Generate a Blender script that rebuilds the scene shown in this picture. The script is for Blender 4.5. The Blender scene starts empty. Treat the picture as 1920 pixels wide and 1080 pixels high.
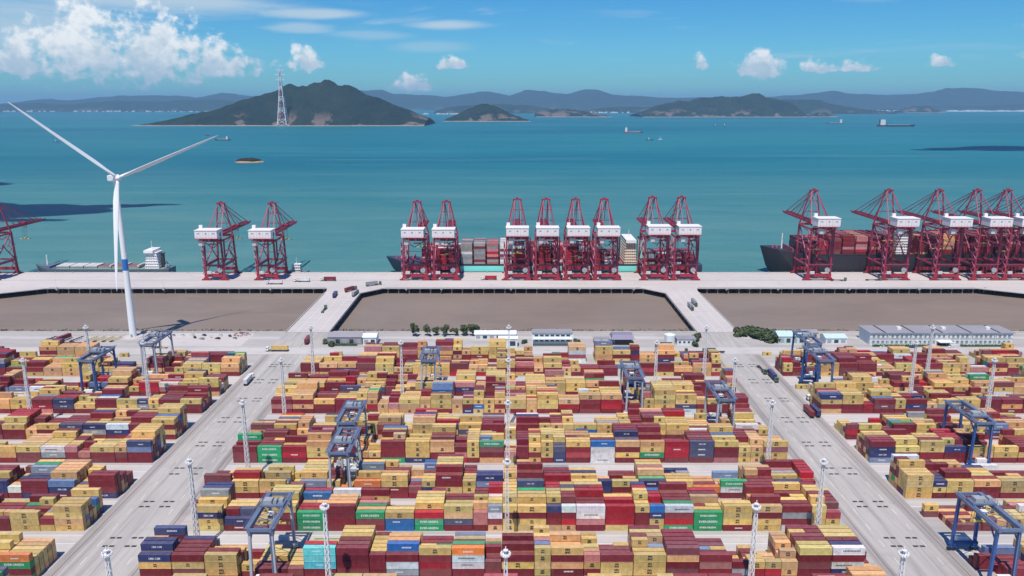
import bpy, math, random
import numpy as np
from mathutils import Vector, Matrix

random.seed(7)
SC = bpy.context.scene
COL = SC.collection

# ------------------------------------------------------------------ camera
CAM_H = 178.0
F_PX = 1470.0                       # focal length for a 1920 px wide frame
PITCH = math.atan(345.0 / F_PX)     # degrees below the horizon
cam_d = bpy.data.cameras.new('camera')
cam_d.sensor_width = 36.0
cam_d.lens = 36.0 * F_PX / 1920.0
cam_d.clip_start = 1.0
cam_d.clip_end = 200000.0
cam = bpy.data.objects.new('camera', cam_d)
COL.objects.link(cam)
cam.location = (0, 0, CAM_H)
cam.rotation_euler = (math.pi / 2 - PITCH, 0, 0)
SC.camera = cam

# ------------------------------------------------------------------ sun, sky, exposure
SUN_EL = math.radians(63.5)
SUN_AZ = math.radians(180 + 12.6)     # compass style from +Y, clockwise: behind the camera, to the left
sun_vec = Vector((math.sin(SUN_AZ) * math.cos(SUN_EL), math.cos(SUN_AZ) * math.cos(SUN_EL), math.sin(SUN_EL)))
sun_d = bpy.data.lights.new('sun', 'SUN')
sun_d.energy = 5.0
sun_d.angle = math.radians(0.53)
sun_d.color = (1.0, 0.93, 0.845)
sun = bpy.data.objects.new('sun', sun_d)
COL.objects.link(sun)
sun.location = (-300, -300, 900)
sun.rotation_euler = sun_vec.to_track_quat('Z', 'Y').to_euler()

SC.view_settings.view_transform = 'Standard'
SC.view_settings.look = 'None'
SC.view_settings.exposure = 0.0
SC.view_settings.gamma = 1.0
SC.view_settings.use_curve_mapping = False
SC.cycles.use_denoising = True
SC.cycles.max_bounces = 5
SC.cycles.diffuse_bounces = 2
SC.cycles.glossy_bounces = 2
SC.cycles.transmission_bounces = 2
SC.cycles.volume_bounces = 0
SC.cycles.transparent_max_bounces = 4

world = bpy.data.worlds.new('World')
SC.world = world
world.use_nodes = True
wt = world.node_tree
wt.nodes.clear()


class NT:
    """small helper to write node trees"""
    def __init__(s, tree):
        s.t = tree

    def n(s, typ, **kw):
        nd = s.t.nodes.new(typ)
        for k, v in kw.items():
            if k == 'i':
                for kk, vv in v.items():
                    if hasattr(vv, 'bl_idname') or isinstance(vv, bpy.types.NodeSocket):
                        s.t.links.new(vv, nd.inputs[kk])
                    else:
                        nd.inputs[kk].default_value = vv
            else:
                setattr(nd, k, v)
        return nd

    def m(s, op, a, b=None, c=None, clamp=False):
        nd = s.t.nodes.new('ShaderNodeMath')
        nd.operation = op
        nd.use_clamp = clamp
        for k, v in enumerate((a, b, c)):
            if v is None:
                continue
            if isinstance(v, bpy.types.NodeSocket):
                s.t.links.new(v, nd.inputs[k])
            else:
                nd.inputs[k].default_value = v
        return nd.outputs[0]

    def mix(s, fac, a, b, mode='MIX'):
        nd = s.t.nodes.new('ShaderNodeMix')
        nd.data_type = 'RGBA'
        nd.blend_type = mode
        for k, v in ((0, fac), (6, a), (7, b)):
            if isinstance(v, bpy.types.NodeSocket):
                s.t.links.new(v, nd.inputs[k])
            else:
                nd.inputs[k].default_value = v if k == 0 else (tuple(v) + (1,) if len(v) == 3 else v)
        return nd.outputs[2]

    def ramp(s, fac, stops, interp='LINEAR'):
        nd = s.t.nodes.new('ShaderNodeValToRGB')
        cr = nd.color_ramp
        cr.interpolation = interp
        while len(cr.elements) < len(stops):
            cr.elements.new(0.5)
        for e, (p, c) in zip(cr.elements, stops):
            e.position = p
            e.color = (c, c, c, 1) if isinstance(c, (int, float)) else (tuple(c) + (1,))
        s.t.links.new(fac, nd.inputs[0])
        return nd.outputs[0]

    def noise(s, vec, scale, detail=4, rough=0.55, dist=0.0, col=False):
        nd = s.t.nodes.new('ShaderNodeTexNoise')
        s.t.links.new(vec, nd.inputs['Vector'])
        nd.inputs['Scale'].default_value = scale
        nd.inputs['Detail'].default_value = detail
        nd.inputs['Roughness'].default_value = rough
        nd.inputs['Distortion'].default_value = dist
        return nd.outputs['Color' if col else 'Fac']

    def link(s, a, b):
        s.t.links.new(a, b)


def build_world():
    N = NT(wt)
    out = N.n('ShaderNodeOutputWorld')
    sky = N.n('ShaderNodeTexSky', sky_type='NISHITA', sun_disc=False)
    sky.sun_elevation = SUN_EL
    sky.sun_rotation = SUN_AZ
    sky.altitude = 50
    sky.air_density = 1.0
    sky.dust_density = 0.1
    sky.ozone_density = 2.5
    tc = N.n('ShaderNodeTexCoord')
    sep = N.n('ShaderNodeSeparateXYZ', i={0: tc.outputs['Generated']})
    X, Y, Z = sep.outputs
    az = N.m('MULTIPLY', N.m('ARCTAN2', X, Y), 180 / math.pi)
    el = N.m('MULTIPLY', N.m('ARCSINE', Z), 180 / math.pi)
    p = N.n('ShaderNodeCombineXYZ', i={0: az, 1: el, 2: 0.0}).outputs[0]
    # billowy outline noise and fine noise
    nb = N.noise(p, 0.60, 5, 0.55)
    nf = N.noise(p, 1.7, 4, 0.55)
    dis = N.m('ADD', N.m('MULTIPLY', N.m('SUBTRACT', nb, 0.5), 2.3), N.m('MULTIPLY', N.m('SUBTRACT', nf, 0.5), 1.5))
    # cumulus: azimuth, elevation of the flat base, half width, height, edge strength
    CL = [(-31.0, 2.3, 3.0, 2.6, 0.95), (-27.6, 2.5, 4.2, 4.6, 1.05), (-23.6, 2.4, 4.4, 4.2, 1.05),
          (-19.6, 2.3, 2.6, 2.8, 0.95), (-14.4, 2.55, 2.0, 1.5, 1.0), (-7.0, 1.15, 1.7, 1.3, 1.0),
          (-4.2, 2.6, 1.6, 0.9, 0.85), (12.9, 2.5, 0.9, 1.3, 0.85), (17.0, 2.2, 1.7, 2.1, 1.0),
          (20.2, 2.2, 1.3, 0.9, 0.85), (22.8, 2.2, 1.9, 0.8, 0.8), (27.6, 2.4, 1.6, 1.0, 0.7), (32.2, 2.7, 1.1, 0.7, 0.7),
          (-41, 2.6, 3.0, 2.6, 1.0), (44, 2.4, 3.2, 2.0, 0.9), (60, 2.4, 5.0, 3.0, 0.9), (-70, 2.4, 6.0, 3.4, 0.9),
          (100, 2.4, 6.0, 3.4, 0.9), (-120, 2.4, 7.0, 3.4, 0.9), (150, 2.4, 7.0, 3.0, 0.9), (-165, 2.4, 6.0, 3.0, 0.9)]
    mask = None
    shade = None
    for a0, e0, w, h, k in CL:
        dx = N.m('DIVIDE', N.m('SUBTRACT', az, a0), w)
        dy0 = N.m('DIVIDE', N.m('SUBTRACT', el, e0), h)
        up = N.m('MAXIMUM', dy0, 0.0)
        dn = N.m('MULTIPLY', N.m('MINIMUM', dy0, 0.0), 3.2)
        dx = N.m('MULTIPLY', dx, N.m('ADD', 1.0, N.m('MULTIPLY', up, 0.75)))
        r2 = N.m('ADD', N.m('MULTIPLY', dx, dx), N.m('ADD', N.m('MULTIPLY', up, up), N.m('MULTIPLY', dn, dn)))
        v = N.m('SUBTRACT', k * 0.95, N.m('SQRT', r2))
        mask = v if mask is None else N.m('SMOOTH_MAX', mask, v, 0.25)
        sh = N.m('MULTIPLY', N.m('GREATER_THAN', v, -0.9), dy0)
        shade = sh if shade is None else N.m('MAXIMUM', shade, sh)
    m1 = N.m('ADD', mask, dis)
    cum = N.n('ShaderNodeMapRange', interpolation_type='SMOOTHSTEP', i={0: m1, 1: 0.0, 2: 0.62, 3: 0.0, 4: 1.0}).outputs[0]
    # thin stretched sheets of high cloud, thicker to the left
    ps = N.n('ShaderNodeCombineXYZ', i={0: N.m('MULTIPLY', az, 0.085), 1: N.m('MULTIPLY', el, 0.75), 2: 3.7}).outputs[0]
    ci = N.noise(ps, 1.0, 6, 0.58, 0.6)
    left = N.n('ShaderNodeMapRange', interpolation_type='SMOOTHSTEP', i={0: az, 1: -14.0, 2: -30.0, 3: 0.0, 4: 1.0}).outputs[0]
    cir = N.n('ShaderNodeMapRange', interpolation_type='SMOOTHSTEP', i={0: ci, 1: N.m('SUBTRACT', 0.56, N.m('MULTIPLY', left, 0.22)), 2: 0.84, 3: 0.0, 4: 0.75}).outputs[0]
    elm = N.n('ShaderNodeMapRange', interpolation_type='SMOOTHSTEP', i={0: el, 1: 1.2, 2: 4.0, 3: 0.0, 4: 1.0}).outputs[0]
    elx = N.n('ShaderNodeMapRange', interpolation_type='SMOOTHSTEP', i={0: el, 1: 16.0, 2: 28.0, 3: 1.0, 4: 0.25}).outputs[0]
    cir = N.m('MULTIPLY', N.m('MULTIPLY', cir, elm), elx)
    for a0, e0, w, h, k in ((-13.3, 5.9, 4.6, 0.42, 0.75), (-14.2, 5.0, 2.6, 0.40, 0.55), (-4.8, 5.35, 3.6, 0.42, 0.75), (-9.8, 4.6, 3.0, 0.5, 0.35),
                            (-6.0, 3.9, 3.4, 0.45, 0.32), (24.2, 6.8, 3.0, 0.5, 0.3), (-24, 6.6, 11.0, 1.2, 0.75), (-31, 4.4, 8.0, 2.2, 0.65), (46, 5.6, 5.0, 0.5, 0.6), (-60, 6, 9.0, 1.2, 0.6)):
        dx = N.m('DIVIDE', N.m('SUBTRACT', az, a0), w)
        dy = N.m('DIVIDE', N.m('SUBTRACT', el, e0), h)
        r = N.m('SQRT', N.m('ADD', N.m('MULTIPLY', dx, dx), N.m('MULTIPLY', dy, dy)))
        r = N.m('ADD', r, N.m('MULTIPLY', N.m('SUBTRACT', ci, 0.5), 2.0))
        q = N.n('ShaderNodeMapRange', interpolation_type='SMOOTHSTEP', i={0: r, 1: 1.15, 2: 0.2, 3: 0.0, 4: k}).outputs[0]
        cir = N.m('MAXIMUM', cir, q)
    # cloud colour: lit tops, blue grey undersides
    lit = N.n('ShaderNodeMapRange', interpolation_type='SMOOTHSTEP',
              i={0: N.m('ADD', N.m('ADD', shade, N.m('MULTIPLY', N.m('SUBTRACT', nf, 0.5), 1.4)), N.m('MULTIPLY', N.m('SUBTRACT', nb, 0.5), -0.9)),
                 1: -0.25, 2: 0.75, 3: 0.0, 4: 1.0}).outputs[0]
    ccol = N.mix(lit, (7.4, 9.2, 10.6), (14.0, 14.2, 14.2))
    hs = N.n('ShaderNodeHueSaturation', i={'Saturation': 1.35, 'Value': 1.0, 'Color': sky.outputs[0]}).outputs[0]
    skyc = N.mix(1.0, hs, (0.45, 1.08, 1.50), 'MULTIPLY')
    c1 = N.mix(cir, skyc, (8.6, 10.2, 11.2))
    c2 = N.mix(N.m('MULTIPLY', cum, 0.94), c1, ccol)
    bg = N.n('ShaderNodeBackground', i={0: c2, 1: 0.072})
    N.link(bg.outputs[0], out.inputs[0])


build_world()

# ------------------------------------------------------------------ helpers: meshes


class MB:
    """collects boxes, beams, tubes and polygons; build() links them as one mesh object"""
    def __init__(s):
        s.v, s.f, s.mi = [], [], []
        s.cur = 0

    def quad_mesh(s, verts, faces):
        b = len(s.v)
        s.v += [tuple(p) for p in verts]
        s.f += [tuple(i + b for i in f) for f in faces]
        s.mi += [s.cur] * len(faces)
        return s

    def box(s, c, d, rz=0.0):
        x, y, z = d[0] / 2, d[1] / 2, d[2] / 2
        P = []
        cr, sr = math.cos(rz), math.sin(rz)
        for k in (-z, z):
            for (i, j) in ((-x, -y), (x, -y), (x, y), (-x, y)):
                P.append((c[0] + i * cr - j * sr, c[1] + i * sr + j * cr, c[2] + k))
        return s.quad_mesh(P, [(0, 3, 2, 1), (4, 5, 6, 7), (0, 1, 5, 4), (1, 2, 6, 5), (2, 3, 7, 6), (3, 0, 4, 7)])

    def box2(s, a, b):
        return s.box([(a[i] + b[i]) / 2 for i in range(3)], [abs(b[i] - a[i]) for i in range(3)])

    def beam(s, p, q, w, h=None, w2=None, h2=None):
        h = h or w
        w2 = w2 or w
        h2 = h2 or (h if w2 == w else h * w2 / w)
        p, q = Vector(p), Vector(q)
        d = (q - p).normalized()
        ref = Vector((0, 0, 1)) if abs(d.z) < 0.95 else Vector((0, 1, 0))
        u = d.cross(ref).normalized()
        t = u.cross(d).normalized()
        P = []
        for c, a, b in ((p, w / 2, h / 2), (q, w2 / 2, h2 / 2)):
            for (i, j) in ((-1, -1), (1, -1), (1, 1), (-1, 1)):
                P.append(c + u * (i * a) + t * (j * b))
        return s.quad_mesh(P, [(0, 1, 2, 3), (7, 6, 5, 4), (0, 4, 5, 1), (1, 5, 6, 2), (2, 6, 7, 3), (3, 7, 4, 0)])

    def tube(s, p, q, r, r2=None, n=8, cap=True):
        r2 = r if r2 is None else r2
        p, q = Vector(p), Vector(q)
        d = (q - p).normalized()
        ref = Vector((0, 0, 1)) if abs(d.z) < 0.95 else Vector((0, 1, 0))
        u = d.cross(ref).normalized()
        t = u.cross(d).normalized()
        P = []
        for c, a in ((p, r), (q, r2)):
            for k in range(n):
                an = 2 * math.pi * k / n
                P.append(c + u * (a * math.cos(an)) + t * (a * math.sin(an)))
        F = [(k, (k + 1) % n, n + (k + 1) % n, n + k) for k in range(n)]
        if cap:
            F += [tuple(range(n - 1, -1, -1)), tuple(range(n, 2 * n))]
        return s.quad_mesh(P, F)

    def loft(s, rings, cap=True):
        n = len(rings[0])
        P = [p for r in rings for p in r]
        F = []
        for a in range(len(rings) - 1):
            for k in range(n):
                F.append((a * n + k, a * n + (k + 1) % n, (a + 1) * n + (k + 1) % n, (a + 1) * n + k))
        if cap:
            F += [tuple(range(n - 1, -1, -1)), tuple((len(rings) - 1) * n + k for k in range(n))]
        return s.quad_mesh(P, F)

    def prism(s, poly, z0, z1):
        n = len(poly)
        P = [(x, y, z0) for x, y in poly] + [(x, y, z1) for x, y in poly]
        F = [(k, (k + 1) % n, n + (k + 1) % n, n + k) for k in range(n)]
        F += [tuple(range(n - 1, -1, -1)), tuple(range(n, 2 * n))]
        return s.quad_mesh(P, F)

    def mesh(s, name, mats, smooth=False):
        me = bpy.data.meshes.new(name)
        me.from_pydata([tuple(p) for p in s.v], [], s.f)
        if not isinstance(mats, (list, tuple)):
            mats = [mats]
        for m in mats:
            me.materials.append(m)
        me.polygons.foreach_set('material_index', s.mi)
        if smooth:
            me.polygons.foreach_set('use_smooth', [True] * len(me.polygons))
        me.update()
        return me

    def build(s, name, mats, parent=None, loc=None, smooth=False):
        return obj(name, s.mesh(name, mats, smooth), parent, loc)


def obj(name, data, parent=None, loc=None):
    o = bpy.data.objects.new(name, data)
    COL.objects.link(o)
    if parent is not None:
        o.parent = parent
    if loc is not None:
        o.location = loc
    return o


def tag(o, label=None, cat=None, group=None, kind=None):
    if label:
        o['label'] = label
    if cat:
        o['category'] = cat
    if group:
        o['group'] = group
    if kind:
        o['kind'] = kind
    return o


def empty(name, loc, rz=0.0):
    o = obj(name, None, None, loc)
    o.rotation_euler.z = rz
    return o


def copy_tree(o, parent=None):
    c = o.copy()
    COL.objects.link(c)
    if parent is not None:
        c.parent = parent
    for ch in list(o.children):
        copy_tree(ch, c)
    return c


ORD = ['zeroth', 'first', 'second', 'third', 'fourth', 'fifth', 'sixth', 'seventh', 'eighth', 'ninth', 'tenth', 'eleventh',
       'twelfth', 'thirteenth', 'fourteenth', 'fifteenth', 'sixteenth', 'seventeenth', 'eighteenth', 'nineteenth', 'twentieth',
       'twenty-first', 'twenty-second', 'twenty-third', 'twenty-fourth', 'twenty-fifth', 'twenty-sixth', 'twenty-seventh',
       'twenty-eighth', 'twenty-ninth', 'thirtieth', 'thirty-first', 'thirty-second', 'thirty-third', 'thirty-fourth', 'thirty-fifth',
       'thirty-sixth', 'thirty-seventh', 'thirty-eighth', 'thirty-ninth', 'fortieth']

# ------------------------------------------------------------------ materials


def newmat(name):
    m = bpy.data.materials.new(name)
    m.use_nodes = True
    t = m.node_tree
    return m, NT(t), t.nodes['Principled BSDF']


def objco(N):
    return N.n('ShaderNodeTexCoord').outputs['Object']


def worldco(N):
    return N.n('ShaderNodeNewGeometry').outputs['Position']


def paint(name, rgb, rough=0.55, var=0.18, scale=0.35, dirt=(0.16, 0.12, 0.09), dirt_amt=0.25, metal=0.0):
    """weathered paint: colour varies, streaks and blotches of grime"""
    m, N, P = newmat(name)
    co = objco(N)
    n1 = N.noise(co, scale, 5, 0.6)
    st = N.n('ShaderNodeMapping', i={0: co, 3: (1.0, 1.0, 0.15)}).outputs[0]
    n2 = N.noise(st, scale * 3.0, 4, 0.65)
    base = N.mix(n1, tuple(c * (1 - var) for c in rgb), tuple(min(0.95, c * (1 + var)) for c in rgb))
    d = N.ramp(n2, [(0.50, 0.0), (0.78, 1.0)])
    c = N.mix(N.m('MULTIPLY', d, dirt_amt), base, dirt)
    N.link(c, P.inputs['Base Color'])
    P.inputs['Roughness'].default_value = rough
    P.inputs['Metallic'].default_value = metal
    return m


M = {}
M['crane_red'] = paint('crane_maroon_paint', (0.29, 0.028, 0.062), 0.5, 0.25, 0.12, (0.12, 0.03, 0.03), 0.35)
M['crane_red2'] = paint('crane_sill_red_paint', (0.36, 0.022, 0.04), 0.5, 0.22, 0.12, (0.12, 0.03, 0.03), 0.3)
M['crane_pink'] = paint('faded_maroon_paint', (0.36, 0.085, 0.15), 0.55, 0.2, 0.12, (0.2, 0.05, 0.06), 0.3)
M['white'] = paint('white_paint', (0.80, 0.79, 0.78), 0.5, 0.06, 0.2, (0.45, 0.36, 0.30), 0.25)
M['house_white'] = paint('machinery_house_white', (0.82, 0.78, 0.78), 0.5, 0.06, 0.25, (0.50, 0.35, 0.33), 0.30)
M['dark'] = paint('dark_steel', (0.035, 0.035, 0.04), 0.6, 0.3, 0.5, (0.07, 0.05, 0.04), 0.3)
M['grey_steel'] = paint('grey_steel', (0.34, 0.36, 0.39), 0.5, 0.2, 0.3, (0.16, 0.12, 0.10), 0.35)
M['rtg_blue'] = paint('gantry_blue_paint', (0.030, 0.095, 0.30), 0.45, 0.25, 0.2, (0.05, 0.06, 0.09), 0.35)
M['rtg_grey'] = paint('gantry_blue_grey_paint', (0.13, 0.17, 0.27), 0.5, 0.2, 0.2, (0.10, 0.10, 0.12), 0.35)
M['rtg_pale'] = paint('gantry_pale_grey_paint', (0.44, 0.48, 0.54), 0.5, 0.15, 0.2, (0.2, 0.18, 0.17), 0.35)
M['mast'] = paint('galvanised_mast', (0.77, 0.75, 0.74), 0.5, 0.1, 0.3, (0.4, 0.33, 0.3), 0.2)
M['turbine'] = paint('turbine_white', (0.80, 0.82, 0.83), 0.4, 0.04, 0.02, (0.6, 0.6, 0.6), 0.12)
M['turbine_blue'] = paint('turbine_blue_band', (0.03, 0.16, 0.50), 0.4, 0.1, 0.05)
M['glass'] = paint('dark_glass', (0.03, 0.045, 0.06), 0.12, 0.2, 0.5, (0.05, 0.05, 0.05), 0.1)
M['pane'] = paint('office_glass', (0.16, 0.20, 0.22), 0.15, 0.3, 0.3, (0.3, 0.3, 0.3), 0.3)
M['hull_black'] = paint('hull_black', (0.028, 0.026, 0.036), 0.55, 0.3, 0.03, (0.10, 0.05, 0.04), 0.35)
M['hull_navy'] = paint('hull_navy', (0.045, 0.055, 0.10), 0.5, 0.3, 0.03, (0.12, 0.08, 0.06), 0.35)
M['hull_slate'] = paint('hull_slate', (0.10, 0.15, 0.20), 0.5, 0.3, 0.05, (0.15, 0.10, 0.07), 0.4)
M['hull_teal'] = paint('hull_turquoise', (0.22, 0.80, 0.74), 0.5, 0.12, 0.03, (0.3, 0.35, 0.3), 0.2)
M['hull_red'] = paint('hull_antifouling_red', (0.30, 0.05, 0.04), 0.6, 0.2, 0.03)
M['deck_red'] = paint('deck_oxide_red', (0.26, 0.10, 0.10), 0.7, 0.3, 0.1, (0.12, 0.08, 0.07), 0.4)
M['deck_green'] = paint('deck_green', (0.22, 0.30, 0.24), 0.7, 0.3, 0.1, (0.2, 0.14, 0.1), 0.4)
M['hatch'] = paint('hatch_cover_pale', (0.58, 0.54, 0.56), 0.6, 0.15, 0.06, (0.35, 0.25, 0.22), 0.35)
M['cream'] = paint('cream_paint', (0.74, 0.62, 0.50), 0.6, 0.1, 0.1, (0.4, 0.25, 0.18), 0.3)
M['roof_grey'] = paint('grey_sheet_roof', (0.30, 0.29, 0.32), 0.6, 0.12, 0.05, (0.2, 0.18, 0.17), 0.35)
M['roof_dark'] = paint('dark_violet_roof', (0.24, 0.22, 0.31), 0.6, 0.12, 0.08)
M['wall_white'] = paint('white_render', (0.66, 0.72, 0.74), 0.8, 0.07, 0.15, (0.42, 0.42, 0.40), 0.3)
M['wall_mint'] = paint('mint_sheet', (0.50, 0.66, 0.64), 0.6, 0.08, 0.15)
M['concrete_pale'] = paint('pale_concrete', (0.50, 0.47, 0.45), 0.85, 0.12, 0.05, (0.28, 0.25, 0.22), 0.35)
M['rubber'] = paint('tyre_rubber', (0.02, 0.02, 0.02), 0.8, 0.2, 1.0)
M['trunk'] = paint('bark', (0.10, 0.07, 0.05), 0.9, 0.3, 1.0)
M['orange'] = paint('orange_paint', (0.72, 0.20, 0.04), 0.5, 0.1, 0.3)
M['yellow'] = paint('yellow_paint', (0.62, 0.47, 0.14), 0.55, 0.12, 0.3)
M['green_truck'] = paint('green_cab_paint', (0.08, 0.16, 0.10), 0.4, 0.15, 0.3)
M['red_paint'] = paint('red_paint', (0.55, 0.04, 0.04), 0.45, 0.15, 0.3)


def leafmat(name, a, b):
    m, N, P = newmat(name)
    n = N.noise(objco(N), 0.7, 3, 0.6)
    N.link(N.mix(n, a, b), P.inputs['Base Color'])
    P.inputs['Roughness'].default_value = 0.8
    return m


M['leaf'] = leafmat('leaves', (0.030, 0.055, 0.022), (0.085, 0.115, 0.045))
M['hedge'] = leafmat('hedge_leaves', (0.035, 0.09, 0.035), (0.07, 0.15, 0.06))


def ground_mat(name, pale, mid, scale, streak_axis, stain=0.55):
    """worn concrete: big tonal patches, slab joints, tyre streaks along one axis, oil stains"""
    m, N, P = newmat(name)
    co = worldco(N)
    big = N.noise(co, 0.012, 5, 0.55)
    med = N.noise(co, 0.09, 5, 0.6)
    sc = (0.30, 0.012, 1) if streak_axis == 'Y' else (0.012, 0.30, 1)
    st = N.noise(N.n('ShaderNodeMapping', i={0: co, 3: sc}).outputs[0], 1.0, 4, 0.6)
    c = N.mix(N.ramp(big, [(0.3, 0.0), (0.7, 1.0)]), mid, pale)
    c = N.mix(N.m('MULTIPLY', N.ramp(st, [(0.48, 0.0), (0.75, 1.0)]), stain), c, tuple(x * 0.55 for x in mid))
    c = N.mix(N.m('MULTIPLY', N.ramp(med, [(0.55, 0.0), (0.8, 1.0)]), 0.35), c, tuple(x * 0.55 for x in mid))
    sc2 = (0.9, 0.02, 1) if streak_axis == 'Y' else (0.02, 0.9, 1)
    tr_ = N.noise(N.n('ShaderNodeMapping', i={0: co, 3: sc2}).outputs[0], 1.0, 5, 0.65)
    c = N.mix(N.m('MULTIPLY', N.ramp(tr_, [(0.54, 0.0), (0.70, 1.0)]), stain * 0.6), c, tuple(x * 0.48 for x in mid))
    oil = N.noise(co, 0.21, 4, 0.6)
    c = N.mix(N.m('MULTIPLY', N.ramp(oil, [(0.66, 0.0), (0.74, 1.0)]), 0.45), c, tuple(x * 0.42 for x in mid))
    fine = N.noise(co, 1.1, 4, 0.7)
    c = N.mix(N.m('MULTIPLY', fine, 0.25), c, tuple(x * 0.6 for x in mid))
    N.link(c, P.inputs['Base Color'])
    P.inputs['Roughness'].default_value = 0.9
    P.inputs['Specular IOR Level'].default_value = 0.2
    return m


M['ground'] = ground_mat('yard_concrete', (0.50, 0.47, 0.455), (0.38, 0.36, 0.35), 1, 'X', 0.40)
M['road'] = ground_mat('road_concrete', (0.50, 0.475, 0.45), (0.40, 0.38, 0.365), 1, 'Y', 0.7)
M['shoulder'] = ground_mat('stained_concrete', (0.42, 0.385, 0.375), (0.31, 0.285, 0.275), 1, 'Y', 0.75)
M['lane'] = ground_mat('lane_concrete', (0.59, 0.56, 0.545), (0.46, 0.44, 0.43), 1, 'X', 0.30)
M['pier'] = ground_mat('pier_concrete', (0.60, 0.555, 0.54), (0.50, 0.465, 0.455), 1, 'X', 0.30)
M['beamc'] = paint('beam_concrete', (0.42, 0.39, 0.36), 0.9, 0.15, 0.2, (0.2, 0.17, 0.14), 0.4)
M['pile'] = paint('pile_concrete', (0.20, 0.18, 0.16), 0.9, 0.2, 0.3, (0.08, 0.07, 0.06), 0.5)
M['marking'] = paint('road_paint', (0.72, 0.71, 0.68), 0.7, 0.1, 0.3, (0.4, 0.38, 0.36), 0.5)
M['plate'] = paint('worn_steel_plate', (0.035, 0.035, 0.04), 0.6, 0.3, 0.8, (0.12, 0.1, 0.09), 0.4)
M['drain'] = paint('drain_grating', (0.16, 0.145, 0.145), 0.8, 0.3, 0.6, (0.3, 0.28, 0.27), 0.5)


def rock_mat():
    m, N, P = newmat('revetment_rock')
    co = worldco(N)
    n = N.noise(co, 0.35, 5, 0.65)
    v = N.noise(co, 0.06, 4, 0.6)
    c = N.mix(n, (0.10, 0.09, 0.08), (0.30, 0.27, 0.24))
    c = N.mix(N.ramp(v, [(0.5, 0.0), (0.62, 0.8)]), c, (0.07, 0.09, 0.045))
    N.link(c, P.inputs['Base Color'])
    P.inputs['Roughness'].default_value = 0.95
    return m


M['rock'] = rock_mat()


def sea_mat():
    m, N, P = newmat('sea_water')
    co = worldco(N)
    s1 = N.noise(N.n('ShaderNodeMapping', i={0: co, 3: (0.00022, 0.0006, 1)}).outputs[0], 1.0, 5, 0.55, 0.6)
    s2 = N.noise(N.n('ShaderNodeMapping', i={0: co, 3: (0.0016, 0.0045, 1)}).outputs[0], 1.0, 5, 0.6, 0.8)
    sep = N.n('ShaderNodeSeparateXYZ', i={0: co})
    near = N.n('ShaderNodeMapRange', interpolation_type='SMOOTHSTEP', i={0: sep.outputs[1], 1: 850.0, 2: 2800.0, 3: 1.0, 4: 0.0}).outputs[0]
    deep = N.mix(N.ramp(s1, [(0.35, 0.0), (0.65, 1.0)]), (0.006, 0.118, 0.168), (0.018, 0.172, 0.208))
    silt = N.mix(N.ramp(s2, [(0.35, 0.0), (0.7, 1.0)]), (0.052, 0.185, 0.190), (0.110, 0.240, 0.228))
    c = N.mix(N.m('MULTIPLY', near, 0.9), deep, silt)
    s3 = N.noise(N.n('ShaderNodeMapping', i={0: co, 2: (0, 0, 0.12), 3: (0.0008, 0.011, 1)}).outputs[0], 1.0, 6, 0.62, 1.2)
    c = N.mix(N.m('MULTIPLY', N.ramp(s3, [(0.50, 0.0), (0.72, 1.0)]), 0.38), c, (0.10, 0.25, 0.25))
    s4 = N.noise(N.n('ShaderNodeMapping', i={0: co, 3: (0.004, 0.02, 1)}).outputs[0], 1.0, 6, 0.65, 0.8)
    c = N.mix(N.m('MULTIPLY', N.ramp(s4, [(0.52, 0.0), (0.75, 1.0)]), 0.30), c, (0.006, 0.11, 0.15))
    N.link(c, P.inputs['Base Color'])
    P.inputs['Roughness'].default_value = 0.45
    P.inputs['Specular IOR Level'].default_value = 0.12
    w1 = N.noise(N.n('ShaderNodeMapping', i={0: co, 3: (0.05, 0.11, 1)}).outputs[0], 1.0, 5, 0.65)
    b = N.n('ShaderNodeBump', i={'Height': w1, 'Strength': 0.8, 'Distance': 2.5})
    N.link(b.outputs[0], P.inputs['Normal'])
    return m


def basin_mat():
    m, N, P = newmat('muddy_water')
    co = worldco(N)
    s = N.noise(N.n('ShaderNodeMapping', i={0: co, 3: (0.008, 0.02, 1)}).outputs[0], 1.0, 5, 0.55, 0.5)
    c = N.mix(N.ramp(s, [(0.3, 0.0), (0.7, 1.0)]), (0.200, 0.158, 0.134), (0.250, 0.200, 0.168))
    s2 = N.noise(N.n('ShaderNodeMapping', i={0: co, 3: (0.03, 0.12, 1)}).outputs[0], 1.0, 6, 0.65, 0.8)
    c = N.mix(N.m('MULTIPLY', N.ramp(s2, [(0.48, 0.0), (0.75, 1.0)]), 0.35), c, (0.30, 0.24, 0.19))
    N.link(c, P.inputs['Base Color'])
    P.inputs['Roughness'].default_value = 0.45
    P.inputs['Specular IOR Level'].default_value = 0.08
    w = N.noise(N.n('ShaderNodeMapping', i={0: co, 3: (0.15, 0.3, 1)}).outputs[0], 1.0, 4, 0.6)
    b = N.n('ShaderNodeBump', i={'Height': w, 'Strength': 0.25, 'Distance': 0.5})
    N.link(b.outputs[0], P.inputs['Normal'])
    return m


M['sea'] = sea_mat()
M['basin'] = basin_mat()


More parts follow.
